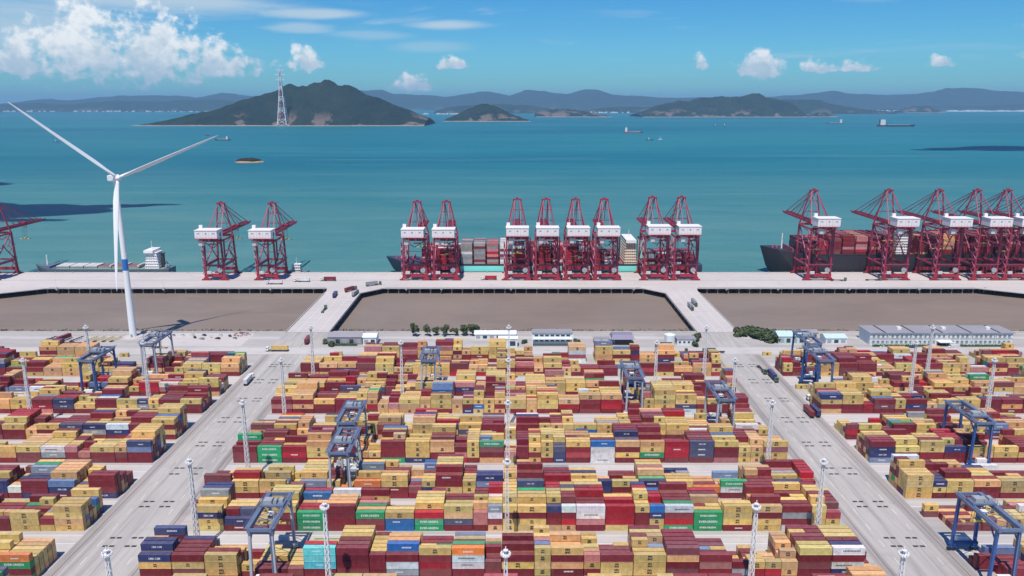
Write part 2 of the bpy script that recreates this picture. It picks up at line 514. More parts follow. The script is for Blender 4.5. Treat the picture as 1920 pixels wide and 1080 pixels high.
def hill_mat(name, forest_a, forest_b, bare, bare_amt, shore=True):
    m, N, P = newmat(name)
    co = worldco(N)
    n1 = N.noise(co, 0.004, 6, 0.65)
    n2 = N.noise(co, 0.0038, 6, 0.62)
    sep = N.n('ShaderNodeSeparateXYZ', i={0: co})
    z = sep.outputs[2]
    c = N.mix(N.ramp(n1, [(0.3, 0.0), (0.7, 1.0)]), forest_a, forest_b)
    low = N.n('ShaderNodeMapRange', interpolation_type='SMOOTHSTEP', i={0: z, 1: 140.0, 2: 20.0, 3: 0.0, 4: 1.0}).outputs[0]
    b = N.m('MULTIPLY', N.ramp(n2, [(0.53, 0.0), (0.58, 1.0)]), N.m('MULTIPLY', low, bare_amt))
    c = N.mix(b, c, bare)
    if shore:
        sh = N.n('ShaderNodeMapRange', i={0: N.m('ADD', z, N.m('MULTIPLY', n1, 6.0)), 1: 5.0, 2: 1.5, 3: 0.0, 4: 0.9}).outputs[0]
        c = N.mix(sh, c, (0.42, 0.36, 0.28))
    N.link(c, P.inputs['Base Color'])
    bn = N.n('ShaderNodeBump', i={'Height': N.noise(co, 0.012, 6, 0.7), 'Strength': 1.0, 'Distance': 55.0})
    N.link(bn.outputs[0], P.inputs['Normal'])
    P.inputs['Roughness'].default_value = 0.95
    P.inputs['Specular IOR Level'].default_value = 0.1
    return m


M['hill'] = hill_mat('forested_hill', (0.010, 0.020, 0.016), (0.030, 0.046, 0.030), (0.24, 0.175, 0.15), 0.8)
M['farhill'] = hill_mat('far_hill', (0.012, 0.024, 0.02), (0.03, 0.05, 0.036), (0.25, 0.22, 0.2), 0.3, False)
M['reef'] = hill_mat('reef_rock', (0.03, 0.03, 0.022), (0.06, 0.055, 0.04), (0.2, 0.15, 0.1), 0.2, False)
M['reef_shore'] = paint('tan_shore_rock', (0.42, 0.28, 0.17), 0.9, 0.2, 0.1)


def container_mat(name, source):
    """painted corrugated steel; the colour comes with each container, roofs carry dust, sides rust streaks"""
    m, N, P = newmat(name)
    if source == 'object':
        base = N.n('ShaderNodeObjectInfo').outputs['Color']
    else:
        base = N.n('ShaderNodeAttribute', attribute_name='col').outputs['Color']
    co = worldco(N)
    n1 = N.noise(co, 0.55, 4, 0.6)
    st = N.noise(N.n('ShaderNodeMapping', i={0: co, 3: (1.6, 1.6, 0.25)}).outputs[0], 1.0, 4, 0.65)
    c = N.mix(1.0, base, N.ramp(n1, [(0.25, 0.74), (0.75, 1.16)]), 'MULTIPLY')
    c = N.mix(N.m('MULTIPLY', N.ramp(st, [(0.50, 0.0), (0.78, 1.0)]), 0.36), c, (0.17, 0.09, 0.06))
    rust = N.noise(co, 0.23, 5, 0.7)
    c = N.mix(N.m('MULTIPLY', N.ramp(rust, [(0.56, 0.0), (0.72, 1.0)]), 0.30), c, (0.22, 0.15, 0.11))
    nz = N.n('ShaderNodeSeparateXYZ', i={0: N.n('ShaderNodeNewGeometry').outputs['Normal']}).outputs[2]
    up = N.m('GREATER_THAN', nz, 0.7)
    dust = N.m('MULTIPLY', up, N.m('ADD', 0.0, N.m('MULTIPLY', n1, 0.17)))
    c = N.mix(dust, c, (0.52, 0.44, 0.40))
    N.link(c, P.inputs['Base Color'])
    P.inputs['Roughness'].default_value = 0.5
    P.inputs['Specular IOR Level'].default_value = 0.35
    return m


M['box_obj'] = container_mat('container_paint', 'object')
M['box_attr'] = container_mat('container_paint_stacks', 'attr')
M['logo_dark'] = paint('logo_dark_print', (0.055, 0.045, 0.035), 0.6, 0.2, 1.0)
M['logo_white'] = paint('logo_white_print', (0.78, 0.80, 0.80), 0.6, 0.1, 1.0)

# ------------------------------------------------------------------ the setting: water, yard, pier
WATER_Z = -6.0
PIER_S, PIER_N = 758.0, 833.0


def sheet(name, x0, x1, y0, y1, z, mat, kind='structure', parent=None):
    mb = MB()
    mb.quad_mesh([(x0, y0, z), (x1, y0, z), (x1, y1, z), (x0, y1, z)], [(0, 1, 2, 3)])
    o = mb.build(name, mat, parent)
    if parent is None and kind:
        o['kind'] = kind
    return o


sheet('sea', -45000, 45000, 800, 60000, WATER_Z, M['sea'])
sheet('basin_water', -1600, 1600, 560, 799.9, WATER_Z, M['basin'])

# yard ground: a slab whose northern edge falls to the basin
ground = sheet('ground', -1600, 1600, -400, 603, 0.0, M['ground'])


def revetment():
    mb = MB()
    xs = np.arange(-1600, 1601, 4.0)
    rows = 7
    P, F = [], []
    rng = random.Random(3)
    for j in range(rows):
        t = j / (rows - 1)
        for x in xs:
            jit = 0 if j == 0 else 1
            P.append((x + rng.uniform(-1, 1) * jit, 603 + t * 24 + rng.uniform(-1.2, 1.2) * jit, 0.0 - t * 8.0 + rng.uniform(-0.5, 0.7) * jit))
    n = len(xs)
    for j in range(rows - 1):
        for k in range(n - 1):
            F.append((j * n + k, j * n + k + 1, (j + 1) * n + k + 1, (j + 1) * n + k))
    mb.quad_mesh(P, F)
    o = mb.build('revetment', M['rock'])
    o['kind'] = 'structure'
    # low concrete parapet along the top of the slope
    MB().box2((-1600, 602.0, 0.0), (-181, 602.9, 1.1)).build('parapet', M['concrete_pale'], o)
    MB().box2((-143, 602.0, 0.0), (147, 602.9, 1.1)).build('parapet', M['concrete_pale'], o)
    MB().box2((183, 602.0, 0.0), (1600, 602.9, 1.1)).build('parapet', M['concrete_pale'], o)


revetment()

# block layout (metres along the camera axis): fronts of the container blocks
BLK = []                    # (name index, front distance)
for k in range(-1, 4):
    BLK.append((k, 'A', 303.0 + 65.5 * k))
    BLK.append((k, 'B', 331.5 + 65.5 * k))

# roads between the blocks, on the ground sheet
for x0, x1 in ((-181.5, -144.0), (144.5, 181.0)):
    o = sheet('road', x0, x1, -300, 602, 0.004, M['road'])
for k in range(-2, 5):
    yc = 303.0 + 65.5 * k
    for x0, x1 in ((-700, -181.6), (-143.9, 144.4), (181.1, 700)):
        sheet('lane', x0, x1, yc - 18.0, yc - 3.0, 0.004, M['lane'], None, ground)
        sheet('lane', x0, x1, yc + 20.2, yc + 26.5, 0.004, M['lane'], None, ground)
for x0, x1 in ((-181.4, -176.4), (-149.0, -144.1), (144.6, 149.4), (174.6, 180.9)):
    sheet('shoulder', x0, x1, -300, 546, 0.008, M['shoulder'], None, ground)
# back road between the last stacks and the service strip
sheet('service_road', -700, 700, 547.5, 563, 0.009, M['lane'])

# wheel turning plates where the gantry tracks cross the roads
plate_me = MB().box((0, 0, 0.012), (2.1, 1.25, 0.02)).mesh('steel_plate', M['plate'])
for xc in (-162.0, 164.0):
    for k in range(-1, 4):
        for yb in (291.2 + 65.0 * k, 297.6 + 65.0 * k, 323.9 + 65.0 * k, 328.6 + 65.0 * k):
            for dx in (-6.3, -3.5, 2.9, 5.7):
                if 250 < yb < 545:
                    obj('steel_plate', plate_me, ground, (xc + dx, yb, 0))
# long drains and joints beside the roads
for x in (-178.3, -147.2, 148.0, 177.6):
    MB().box2((x - 0.22, 200, 0.009), (x + 0.22, 545, 0.014)).build('drain_channel', M['drain'], ground)
for x in (-171.5, -153.0, 154.0, 171.5):
    mb = MB()
    y = 200.0
    while y < 540:
        mb.box2((x - 0.10, y, 0.005), (x + 0.10, y + 5, 0.010))
        y += 13
    mb.build('lane_marking', M['marking'], ground)
for k in range(-1, 4):
    for yy in (303 + 65.5 * k - 3.2, 303 + 65.5 * k - 9.8, 303 + 65.5 * k + 21.0, 303 + 65.5 * k - 16.5):
        for x0, x1 in ((-700, -181.6), (-143.9, 144.4), (181.1, 700)):
            MB().box2((x0, yy - 0.13, 0.005), (x1, yy + 0.13, 0.011)).build('lane_marking', M['marking'], ground)


def pier():
    root = empty('pier', (0, PIER_S, 0))
    root['kind'] = 'structure'
    mb = MB()
    # deck outline with the flared corners of the trestles
    def deck(poly, name):
        MB().prism(poly, -0.8, 0.0).build(name, M['pier'], root)
    w = PIER_N - PIER_S
    deck([(-1600, 0), (1600, 0), (1600, w), (-1600, w)], 'deck')
    # trestles to the shore: (left x, right x, flare left, flare right)
    for a, b, fl, fr in ((-181.5, -146.0, 2, 18), (148.0, 181.5, 18, 2), (-548.0, -512.0, 2, 50), (512.0, 548.0, 50, 2)):
        y1 = 604.0 - PIER_S
        deck([(a, y1), (b, y1), (b, -12 - fr * 0.4), (b + fr, -0.02), (a - fl, -0.02), (a, -12 - fl * 0.4)], 'trestle_deck')
    # kerb along the pier's landward edge and rails
    segs = [(-1600, -552), (-460, -185), (-126, 128), (185, 460), (552, 1600)]
    for a, b in segs:
        MB().box2((a, 0.15, 0.0), (b, 0.75, 0.75)).build('kerb', M['concrete_pale'], root)
    MB().box2((-1600, w - 0.8, 0), (1600, w - 0.2, 0.35)).build('kerb', M['concrete_pale'], root)
    for y in (35.0, 71.0):
        MB().box2((-1600, y - 0.12, 0.004), (1600, y + 0.12, 0.06)).build('crane_rail', M['drain'], root)
    for y in (10.0, 18.0, 26.0, 46.0, 53.0, 60.0):
        MB().box2((-1600, y - 0.15, 0.002), (1600, y + 0.15, 0.008)).build('lane_marking', M['marking'], root)
    for a, b in ((-181.5, -146.0), (148.0, 181.5)):
        for x in (a + 0.4, b - 0.4):
            MB().box2((x - 0.25, 604 - PIER_S, 0.0), (x + 0.25, -22, 0.9)).build('parapet', M['concrete_pale'], root)
        for x in (a + 9, (a + b) / 2, b - 9):
            MB().box2((x - 0.12, 604 - PIER_S, 0.003), (x + 0.12, -8, 0.009)).build('lane_marking', M['marking'], root)
    # cross heads and piles
    head = MB().box2((-0.7, 1.2, -2.3), (0.7, 30, -0.8)).mesh('pile_cap', M['beamc'])
    pl = MB()
    for q in (2.0, 9.0, 16.0, 23.0):
        pl.tube((0, q, -9), (0, q, -2.2), 0.55, n=8, cap=False)
    pile = pl.mesh('pile', M['pile'])
    x = -590.0
    while x < 590:
        if not any(a - 2 < x < b + 2 for a, b in ((-181.5, -146), (148, 181.5), (-548, -512), (512, 548))):
            obj('pile_cap', head, root, (x, 0, 0))
            obj('pile', pile, root, (x, 0, 0))
        x += 10.6
    for a, b in ((-181.5, -146.0), (148.0, 181.5)):
        y = -145.0
        while y < -8:
            MB().box2((a + 1.2, y - 0.8, -2.2), (b - 1.2, y + 0.8, -0.8)).build('pile_cap', M['beamc'], root)
            m2 = MB()
            for q in range(5):
                xx = a + 2 + (b - a - 4) * q / 4
                m2.tube((xx, y, -9), (xx, y, -2.1), 0.55, n=8, cap=False)
            m2.build('pile', M['pile'], root)
            y += 14
    # fenders and bollards on the berth side
    fend = MB().box((0, 0, 0), (1.6, 1.2, 3.4)).mesh('fender', M['rubber'])
    boll = MB().tube((0, 0, 0), (0, 0, 0.7), 0.35, 0.3).tube((0, 0, 0.7), (0, 0, 0.95), 0.55, 0.5).mesh('bollard', M['yellow'])
    x = -590.0
    while x < 590:
        obj('fender', fend, root, (x, w + 0.62, -2.2))
        obj('bollard', boll, root, (x + 5, w - 1.4, 0))
        x += 18
    return root


PIER = pier()

# ------------------------------------------------------------------ islands and far hills


def fbm_table(seed, n=64):
    r = np.random.RandomState(seed)
    return r.rand(n, n)


def vnoise(tab, x, y):
    n = tab.shape[0]
    xi, yi = np.floor(x).astype(int), np.floor(y).astype(int)
    fx, fy = x - xi, y - yi
    fx, fy = fx * fx * (3 - 2 * fx), fy * fy * (3 - 2 * fy)
    a = tab[xi % n, yi % n]; b = tab[(xi + 1) % n, yi % n]; c = tab[xi % n, (yi + 1) % n]; d = tab[(xi + 1) % n, (yi + 1) % n]
    return (a * (1 - fx) + b * fx) * (1 - fy) + (c * (1 - fx) + d * fx) * fy


def fbm(tab, x, y, oct=5):
    s, a, t = 0, 0.5, 0
    for o in range(oct):
        s = s + a * vnoise(tab, x * 2 ** o + 17.3 * o, y * 2 ** o + 9.1 * o)
        t += a
        a *= 0.5
    return s / t


def island(name, pts, yd, depth, mat, seed, nx=140, ny=40, rough=0.30, ridge=0.45, label=None, freq=1.0):
    """pts: (x metres, height metres) ridge profile; yd: distance of the near shore; depth: shore to shore"""
    xs = np.array([p[0] for p in pts]); hs = np.array([p[1] for p in pts])
    X = np.linspace(xs[0], xs[-1], nx)
    H = np.interp(X, xs, hs)
    tab = fbm_table(seed)
    V = np.linspace(0, 1, ny)
    L = xs[-1] - xs[0]
    gx, gv = np.meshgrid(X, V)
    edge = np.minimum(1, np.minimum(gx - xs[0], xs[-1] - gx) / (0.06 * L) + 0.05)
    ridge_v = ridge + 0.16 * (fbm(tab, gx / L * 4, gx * 0 + 3.3) - 0.5)
    prof = np.where(gv < ridge_v, np.sin(np.clip(gv / ridge_v, 0, 1) * math.pi / 2) ** 1.15, np.cos(np.clip((gv - ridge_v) / (1 - ridge_v), 0, 1) * math.pi / 2) ** 1.2)
    nz = fbm(tab, gx / L * 14 * freq, gv * depth / L * 14 * freq + 5)
    rid = 1 - np.abs(2 * fbm(tab, gx / L * 9 * freq + 40, gv * depth / L * 9 * freq) - 1)
    rough = rough * 1.9
    nz = (nz - nz.mean()) / nz.std()
    rid2 = 1 - np.abs(2 * fbm(tab, gx / L * 26 * freq + 11, gv * depth / L * 26 * freq + 3) - 1)
    Z = np.interp(gx.ravel(), xs, hs).reshape(gx.shape) * prof * (1 + rough * (0.10 * nz + 0.75 * (rid - rid.mean()) + 0.30 * (rid2 - rid2.mean())))
    Z = np.maximum(Z, 0)
    shore = fbm(tab, gx / L * 10 + 7, gx * 0 + 1.7)
    yy = yd + depth * (gv + 0.10 * (shore - 0.5) * (1 - gv))
    Z = Z + WATER_Z - 3 + 3.5 * np.minimum(1, prof * 6)
    verts = np.stack([gx.ravel(), yy.ravel(), Z.ravel()], 1)
    faces = [(j * nx + i, j * nx + i + 1, (j + 1) * nx + i + 1, (j + 1) * nx + i) for j in range(ny - 1) for i in range(nx - 1)]
    mb = MB()
    mb.quad_mesh(verts.tolist(), faces)
    o = mb.build(name, mat, smooth=True)
    o['kind'] = 'structure'
    if label:
        o['label'] = label
    return o


def px_profile(pts, z):
    """silhouette angles taken from the photograph, turned into metres at the true distance z"""
    return [((x - 960) * z / F_PX, max(2.0, CAM_H - (y - 195) * 0.9735 * z / F_PX - WATER_Z)) for x, y in pts]


island('island', px_profile([(285, 232), (330, 222), (360, 215), (400, 206), (440, 196), (480, 184), (520, 171), (545, 162), (565, 165), (590, 159),
                             (615, 155), (640, 161), (670, 170), (700, 183), (730, 195), (760, 206), (805, 222)], 7150), 6850, 1100, M['hill'], 11,
       220, 60, 0.15, 0.42, 'large dark wooded island with bare earth cuts on the left')
island('island', px_profile([(836, 224), (860, 214), (880, 203), (905, 196), (925, 198), (945, 208), (965, 216), (993, 225)], 8800), 8600, 700, M['hill'], 12,
       120, 40, 0.2, 0.42, 'small cone shaped dark island in the middle')
island('island', px_profile([(1003, 211), (1020, 205), (1060, 204), (1100, 210), (1140, 217)], 11800), 11600, 700, M['hill'], 13, 90, 30, 0.2, 0.42)
island('island', px_profile([(1192, 213), (1230, 199), (1270, 191), (1310, 187), (1350, 184), (1380, 183), (1410, 178), (1425, 182), (1460, 186), (1480, 198), (1495, 215)], 11900), 11500, 1500, M['hill'], 14,
       160, 46, 0.2, 0.4, 'long dark wooded island right of the middle')
island('island', px_profile([(1420, 196), (1460, 188), (1520, 189), (1550, 196), (1600, 204), (1650, 208)], 15500), 15000, 1500, M['farhill'], 24, 120, 30, 0.2, 0.4)
island('island', px_profile([(1503, 216), (1520, 212), (1535, 211), (1553, 216)], 11800), 11700, 350, M['hill'], 15, 60, 24, 0.2, 0.45)
island('island', px_profile([(1672, 208), (1700, 199), (1725, 199), (1748, 209)], 17500), 17300, 800, M['hill'], 16, 60, 24, 0.2, 0.45)
island('island', px_profile([(1610, 206), (1680, 201), (1760, 200), (1850, 198), (1960, 196), (2100, 200)], 21500), 20800, 2500, M['farhill'], 25, 120, 30, 0.2, 0.4)
island('island', px_profile([(820, 207), (850, 200), (900, 197), (960, 196), (1000, 199), (1040, 206)], 16500), 16000, 1500, M['farhill'], 26, 120, 30, 0.2, 0.4)
island('island', px_profile([(1080, 208), (1120, 203), (1170, 200), (1230, 201), (1290, 206)], 17500), 17000, 1200, M['farhill'], 27, 120, 30, 0.2, 0.4)
island('far_hills', px_profile([(-400, 190), (-200, 186), (-60, 194), (0, 195), (60, 192), (110, 186), (150, 189), (200, 182), (250, 180), (300, 178), (345, 179), (380, 184), (430, 175), (470, 177), (520, 184), (560, 183),
                                (620, 178), (690, 171), (720, 168), (750, 175), (800, 179), (840, 183), (880, 176), (920, 172), (955, 179), (985, 171), (1020, 172), (1060, 179), (1090, 171), (1115, 172), (1140, 179),
                                (1200, 181), (1260, 184), (1330, 183), (1400, 182), (1480, 180), (1520, 178), (1545, 172), (1575, 177), (1640, 180), (1690, 178), (1740, 172), (1790, 162), (1820, 165), (1850, 171), (1920, 177), (2050, 172), (2300, 180)], 26500),
       24500, 5000, M['farhill'], 17, 640, 40, 0.17, 0.4, None, 3.2)
island('far_hills', px_profile([(-300, 200), (0, 198), (80, 194), (150, 196), (230, 191), (330, 190), (420, 188), (500, 192), (600, 196)], 20000), 19200, 2200, M['farhill'], 18, 300, 30, 0.2, 0.4, None, 2.0)


def reef():
    root = empty('rocky_islet', (0, 0, 0))
    cx, cy = (468 - 960) * 2540 / F_PX, 2560
    rng = random.Random(5)
    rings = []
    mb = MB()
    n = 26
    for rr, z in ((1.0, WATER_Z - 2), (0.97, WATER_Z + 2.2), (0.86, WATER_Z + 4.6)):
        rings.append([(cx + 46 * rr * math.cos(a) * (1 + 0.07 * math.sin(5 * a)), cy + 24 * rr * math.sin(a) * (1 + 0.08 * math.cos(3 * a)), z + rng.uniform(-0.5, 0.5)) for a in [2 * math.pi * k / n for k in range(n)]])
    mb.loft(rings)
    mb.build('shore_rock', M['reef_shore'], root)
    mb = MB()
    rings = []
    for rr, z in ((0.85, 3.8), (0.80, 8.5), (0.62, 12), (0.3, 14), (0.05, 14.5)):
        rings.append([(cx + 46 * rr * math.cos(a) * (1 + 0.08 * math.sin(4 * a)), cy + 24 * rr * math.sin(a), WATER_Z + z + rng.uniform(-0.9, 0.9)) for a in [2 * math.pi * k / n for k in range(n)]])
    mb.loft(rings)
    mb.build('scrub_top', M['reef'], root)
    tag(root, 'small flat rocky islet with tan shore out on the open water', 'islet')


reef()


def far_towns():
    """white specks of towns and sheds along the far shores: one distant mass"""
    rng = random.Random(9)
    mb = MB()
    strips = [((30, 330), 19300, 110, (25, 60), (8, 30)), ((330, 560), 19200, 40, (20, 45), (8, 22)), ((800, 870), 14500, 30, (15, 40), (8, 25)),
              ((1230, 1480), 24300, 60, (30, 90), (10, 40)), ((1040, 1180), 16700, 40, (20, 50), (8, 25)),
              ((1600, 1700), 20500, 30, (20, 60), (8, 30)), ((640, 700), 14000, 10, (15, 30), (8, 15))]
    for (a, b), z, n, ws, hs in strips:
        for _ in range(n):
            x = (rng.uniform(a, b) - 960) * z / F_PX
            w, h = rng.uniform(*ws), rng.uniform(*hs)
            y = z + rng.uniform(-150, 60)
            mb.box((x, y, WATER_Z + 2 + h / 2), (w, rng.uniform(15, 35), h))
            if rng.random() < 0.5:
                mb.beam((x - w / 2, y, WATER_Z + 2 + h + 1.5), (x + w / 2, y, WATER_Z + 2 + h + 1.5), 10, 3, 8, 3)
    o = mb.build('far_town', M['wall_white'])
    tag(o, 'pale far off buildings scattered along the opposite shores', 'town', kind='stuff')
    # long pale quay and sheds on the right hand shore
    mb = MB()
    z = 19800
    x0, x1 = (1755 - 960) * z / F_PX, (1925 - 960) * z / F_PX
    mb.box2((x0, z, WATER_Z - 1), (x1, z + 500, WATER_Z + 14))
    for k in range(14):
        xa = x0 + (x1 - x0) * k / 14
        mb.box2((xa, z + 20, WATER_Z + 14), (xa + 120, z + 160, WATER_Z + rng.uniform(22, 40)))
    o = mb.build('far_quay', M['wall_white'])
    tag(o, 'long pale quay with sheds on the far right shore', 'quay')


far_towns()


def power_pylon():
    z = 6880
    x = (531 - 960) * (z * 0.9735 + 40) / F_PX
    root = empty('power_pylon', (x, z, 6))
    Hh = 468.0
    wr = lambda t: 34 * (1 - t) ** 1.35 + 4.0
    lvls = [0, .1, .2, .3, .4, .5, .6, .68, .76, .84, .92, 1.0]
    for i, j in ((-1, -1), (1, -1), (1, 1), (-1, 1)):
        mb = MB()
        for a, b in zip(lvls[:-1], lvls[1:]):
            mb.beam((i * wr(a), j * wr(a), a * Hh), (i * wr(b), j * wr(b), b * Hh), 5.2 - 3.0 * a)
        mb.build('leg', M['white'], root)
    cyc = ['white', 'red_paint']
    for k, (a, b) in enumerate(zip(lvls[:-1], lvls[1:])):
        mb = MB()
        for (i, j), (i2, j2) in (((-1, -1), (1, -1)), ((1, -1), (1, 1)), ((1, 1), (-1, 1)), ((-1, 1), (-1, -1))):
            mb.beam((i * wr(a), j * wr(a), a * Hh), (i2 * wr(b), j2 * wr(b), b * Hh), 2.8 - 1.2 * a)
            mb.beam((i2 * wr(a), j2 * wr(a), a * Hh), (i * wr(b), j * wr(b), b * Hh), 2.8 - 1.2 * a)
            mb.beam((i * wr(b), j * wr(b), b * Hh), (i2 * wr(b), j2 * wr(b), b * Hh), 3.4 - 1.2 * a)
        mb.build('lattice_panel', M['white'] if k % 2 == 0 else M['crane_pink'], root)
    for hz, w in ((0.80, 34), (0.885, 44), (0.965, 34)):
        mb = MB()
        for s in (-1, 1):
            mb.beam((0, 0, hz * Hh + 5), (s * w, 0, hz * Hh + 2), 3.5, 3.5, 1.6, 1.6)
            mb.beam((0, 0, hz * Hh - 5), (s * w, 0, hz * Hh + 1), 2.2)
            mb.tube((s * w, 0, hz * Hh + 1), (s * w, 0, hz * Hh - 8), 0.9, n=5)
        mb.build('cross_arm', M['white'], root)
    MB().box2((-60, -30, -8), (60, 30, 1)).build('foundation', M['concrete_pale'], root)
    tag(root, 'tall white lattice power pylon standing on the large island shore', 'pylon')


power_pylon()
# ------------------------------------------------------------------ ship-to-shore cranes on the pier


def sts_crane(x, hb, ha, label, hx=11.6):
    """hb: height of the boom, ha: height of the apex; local +Y points out to sea"""
    root = empty('quay_crane', (x, 811.0, 0))
    R, R2, PK = M['crane_red'], M['crane_red2'], M['crane_pink']
    gl, gw = -18.0, 18.0
    top = hb - 2.0
    # bogies, sills
    for sx in (-1, 1):
        for y in (gl, gw):
            b = MB()
            b.box((sx * hx, y, 1.0), (9.5, 1.3, 1.1)).box((sx * hx, y, 2.2), (5.5, 1.7, 1.5)).box((sx * hx, y, 3.3), (2.6, 2.0, 1.0))
            bo = b.build('bogie', R2, root)
            wm = MB()
            for q in range(6):
                wm.tube((sx * hx - 4.2 + q * 1.68, y - 0.5, 0.42), (sx * hx - 4.2 + q * 1.68, y + 0.5, 0.42), 0.42, n=8)
            wm.build('wheel_set', M['dark'], bo)['kind'] = 'stuff'
    for y in (gl, gw):
        MB().box((0, y, 5.4), (2 * hx + 3, 1.9, 3.2)).build('sill_beam', R2, root)
    # legs: taper slightly inwards with height
    for sx in (-1, 1):
        for y in (gl, gw):
            MB().beam((sx * (hx + 0.2), y, 6.8), (sx * (hx - 0.9), y, top), 1.7, 2.1, 1.5, 1.8).build('leg', R, root)
    # portal beams on both sides and across
    for sx in (-1, 1):
        MB().box((sx * hx, 0, 15.5), (1.5, gw - gl - 1.9, 2.2)).build('portal_beam', R, root)
        MB().beam((sx * (hx - .2), gl + 1, 16.6), (sx * (hx - .8), gw - 1, top - 1), 1.0).build('diagonal_brace', PK, root)
        MB().beam((sx * (hx - .3), gl + 1, top - 1.6), (sx * (hx - .3), gw - 1, top - 1.6), 1.1, 1.5).build('side_beam', R, root)
    for y in (gl, gw):
        MB().box((0, y, top - 1.2), (2 * hx - 2.2, 1.5, 2.2)).build('cross_beam', R, root)
        for sx in (-1, 1):
            MB().beam((sx * (hx - .6), y, top - 2), (sx * 0.3, y, top - 9), 0.7).build('cross_brace', R, root)
        MB().beam((-hx + .2, y, 15.5), (hx - .2, y, 15.5), 1.1, 1.6).build('lower_cross_beam', R, root)
    # girder and boom: twin boxes with ties and walkways
    def twin(y0, y1, z, name, tip):
        g = MB()
        for sx in (-1, 1):
            g.beam((sx * 3.4, y0, z), (sx * 3.4, y1 - tip, z), 1.0, 2.3)
            g.beam((sx * 3.4, y1 - tip, z), (sx * 2.2, y1, z + 0.6), 1.0, 2.3, 0.7, 0.9)
            g.beam((sx * 4.7, y0, z + 0.2), (sx * 4.7, y1 - tip, z + 0.2), 0.9, 0.12)
            g.beam((sx * 5.1, y0, z + 1.3), (sx * 5.1, y1 - tip, z + 1.3), 0.10)
        y = y0 + 2
        while y < y1:
            g.box((0, y, z + 0.5), (6.8, 0.6, 0.8))
            y += 7.0
        return g.build(name, R, root)
    twin(-36.0, gw, hb, 'main_girder', 0.0)
    twin(gw + 0.2, 97.0, hb, 'boom', 8.0)
    # apex tower
    zt = hb + 1.4
    ya = 14.0
    for sx in (-1, 1):
        MB().beam((sx * (hx - 1), gw - 0.5, zt - 3), (sx * 3.6, ya, ha), 1.35, 1.35, 0.9, 0.9).build('apex_leg', R, root)
        MB().beam((sx * (hx - 1.4), gl + 3, zt - 2), (sx * 3.0, ya - 0.8, ha - 1), 0.95, 0.95, 0.7, 0.7).build('apex_back_leg', R, root)
    mb = MB()
    mb.box((0, ya, ha + 0.4), (9.0, 3.0, 1.2)).box((0, ya, ha + 1.6), (3.0, 1.6, 1.4))
    mb.build('apex_platform', R, root)
    for f in (0.35, 0.68):
        z = zt - 3 + (ha - zt + 3) * f
        w = hx - 1 + (3.6 - hx + 1) * f
        MB().beam((-w, gw - 0.5 + (ya - gw + 0.5) * f, z), (w, gw - 0.5 + (ya - gw + 0.5) * f, z), 0.7).build('apex_tie', R, root)
    for sx in (-1, 1):
        for ye in (48.0, 84.0):
            MB().beam((sx * 2.6, ya, ha), (sx * 3.4, ye, hb + 1.2), 0.55).build('fore_stay', PK, root)
        MB().beam((sx * 2.6, ya, ha), (sx * 3.4, -26, hb + 1.2), 0.55).build('back_stay', PK, root)
        mb = MB()
        for ye in (36.0, 62.0, 72.0):
            mb.tube((sx * 1.6, ya, ha + 0.5), (sx * 2.8, ye, hb + 1.2), 0.16, n=5, cap=False)
        mb.build('hoist_rope', PK, root)
    # machinery house, landward
    mh = MB().box2((-11.2, -34, hb + 1.5), (11.2, -18.5, hb + 9.4)).build('machinery_house', M['house_white'], root)
    MB().box2((-11.6, -34.4, hb + 9.4), (11.6, -18.1, hb + 9.9)).build('roof', M['house_white'], mh)
    mb = MB()
    for q in range(7):
        mb.box((-9.0 + q * 3.0, -34.06, hb + 5.4), (0.18, 0.12, 7.6))
    mb.build('panel_rib', M['hatch'], mh)
    mb = MB()
    for q in (-7.5, 0.0, 7.5):
        mb.box((q, -34.08, hb + 6.6), (1.8, 0.1, 1.2))
    mb.build('louvre', M['grey_steel'], mh)
    MB().box((11.23, -25, hb + 4.2), (0.1, 3.0, 4.2)).build('door', M['dark'], mh)
    MB().box2((-11.0, -22, hb + 9.9), (-7.6, -19.5, hb + 13.2)).build('roof_hut', M['white'], mh)
    mb = MB()
    for q in (-1, 1):
        mb.box((q * 6.5, -26, hb + 0.4), (1.0, 15, 2.0))
    mb.box((0, -34.6, hb + 1.3), (23.5, 1.4, 0.25)).box((0, -35.2, hb + 2.4), (23.5, 0.1, 0.1))
    for q in range(9):
        mb.beam((-11.6 + q * 2.9, -35.2, hb + 1.3), (-11.6 + q * 2.9, -35.2, hb + 2.4), 0.1)
    mb.build('house_platform', R, root)
    # equipment hung under the house
    MB().box2((-8.5, -33, hb - 6.0), (-3.0, -28, hb - 0.6)).build('electrical_room', M['hatch'], root)
    mb = MB()
    for (px, py) in ((-9.5, -31), (9.5, -31), (-9.5, -20), (9.5, -20)):
        mb.beam((px, py, hb - 0.3), (px * 0.93, -18.0, hb - 8.5), 0.6)
    mb.box((0, -24, hb - 3.2), (16, 0.6, 0.6)).box((4, -29, hb - 5.0), (7, 4, 0.4))
    mb.build('support_frame', R, root)
    # trolley, cab and spreader
    cv = random.Random(int(x * 10))
    yt = cv.uniform(-12.0, 9.0) if cv.random() < 0.5 else cv.uniform(22.0, 62.0)
    MB().box((0, yt, hb + 1.7), (6.4, 6.5, 1.3)).build('trolley', R2, root)
    MB().box2((-2.2, yt + 2.5, hb - 5.0), (0.6, yt + 5.5, hb - 2.0)).build('operator_cab', M['white'], root)
    zs = cv.uniform(22.0, hb - 12)
    mb = MB()
    for sx in (-1, 1):
        for sy in (-1, 1):
            mb.tube((sx * 1.6, yt + sy * 1.2, zs + 1), (sx * 1.8, yt + sy * 2.0, hb + 1), 0.10, n=5, cap=False)
    mb.build('hoist_rope', M['dark'], root)
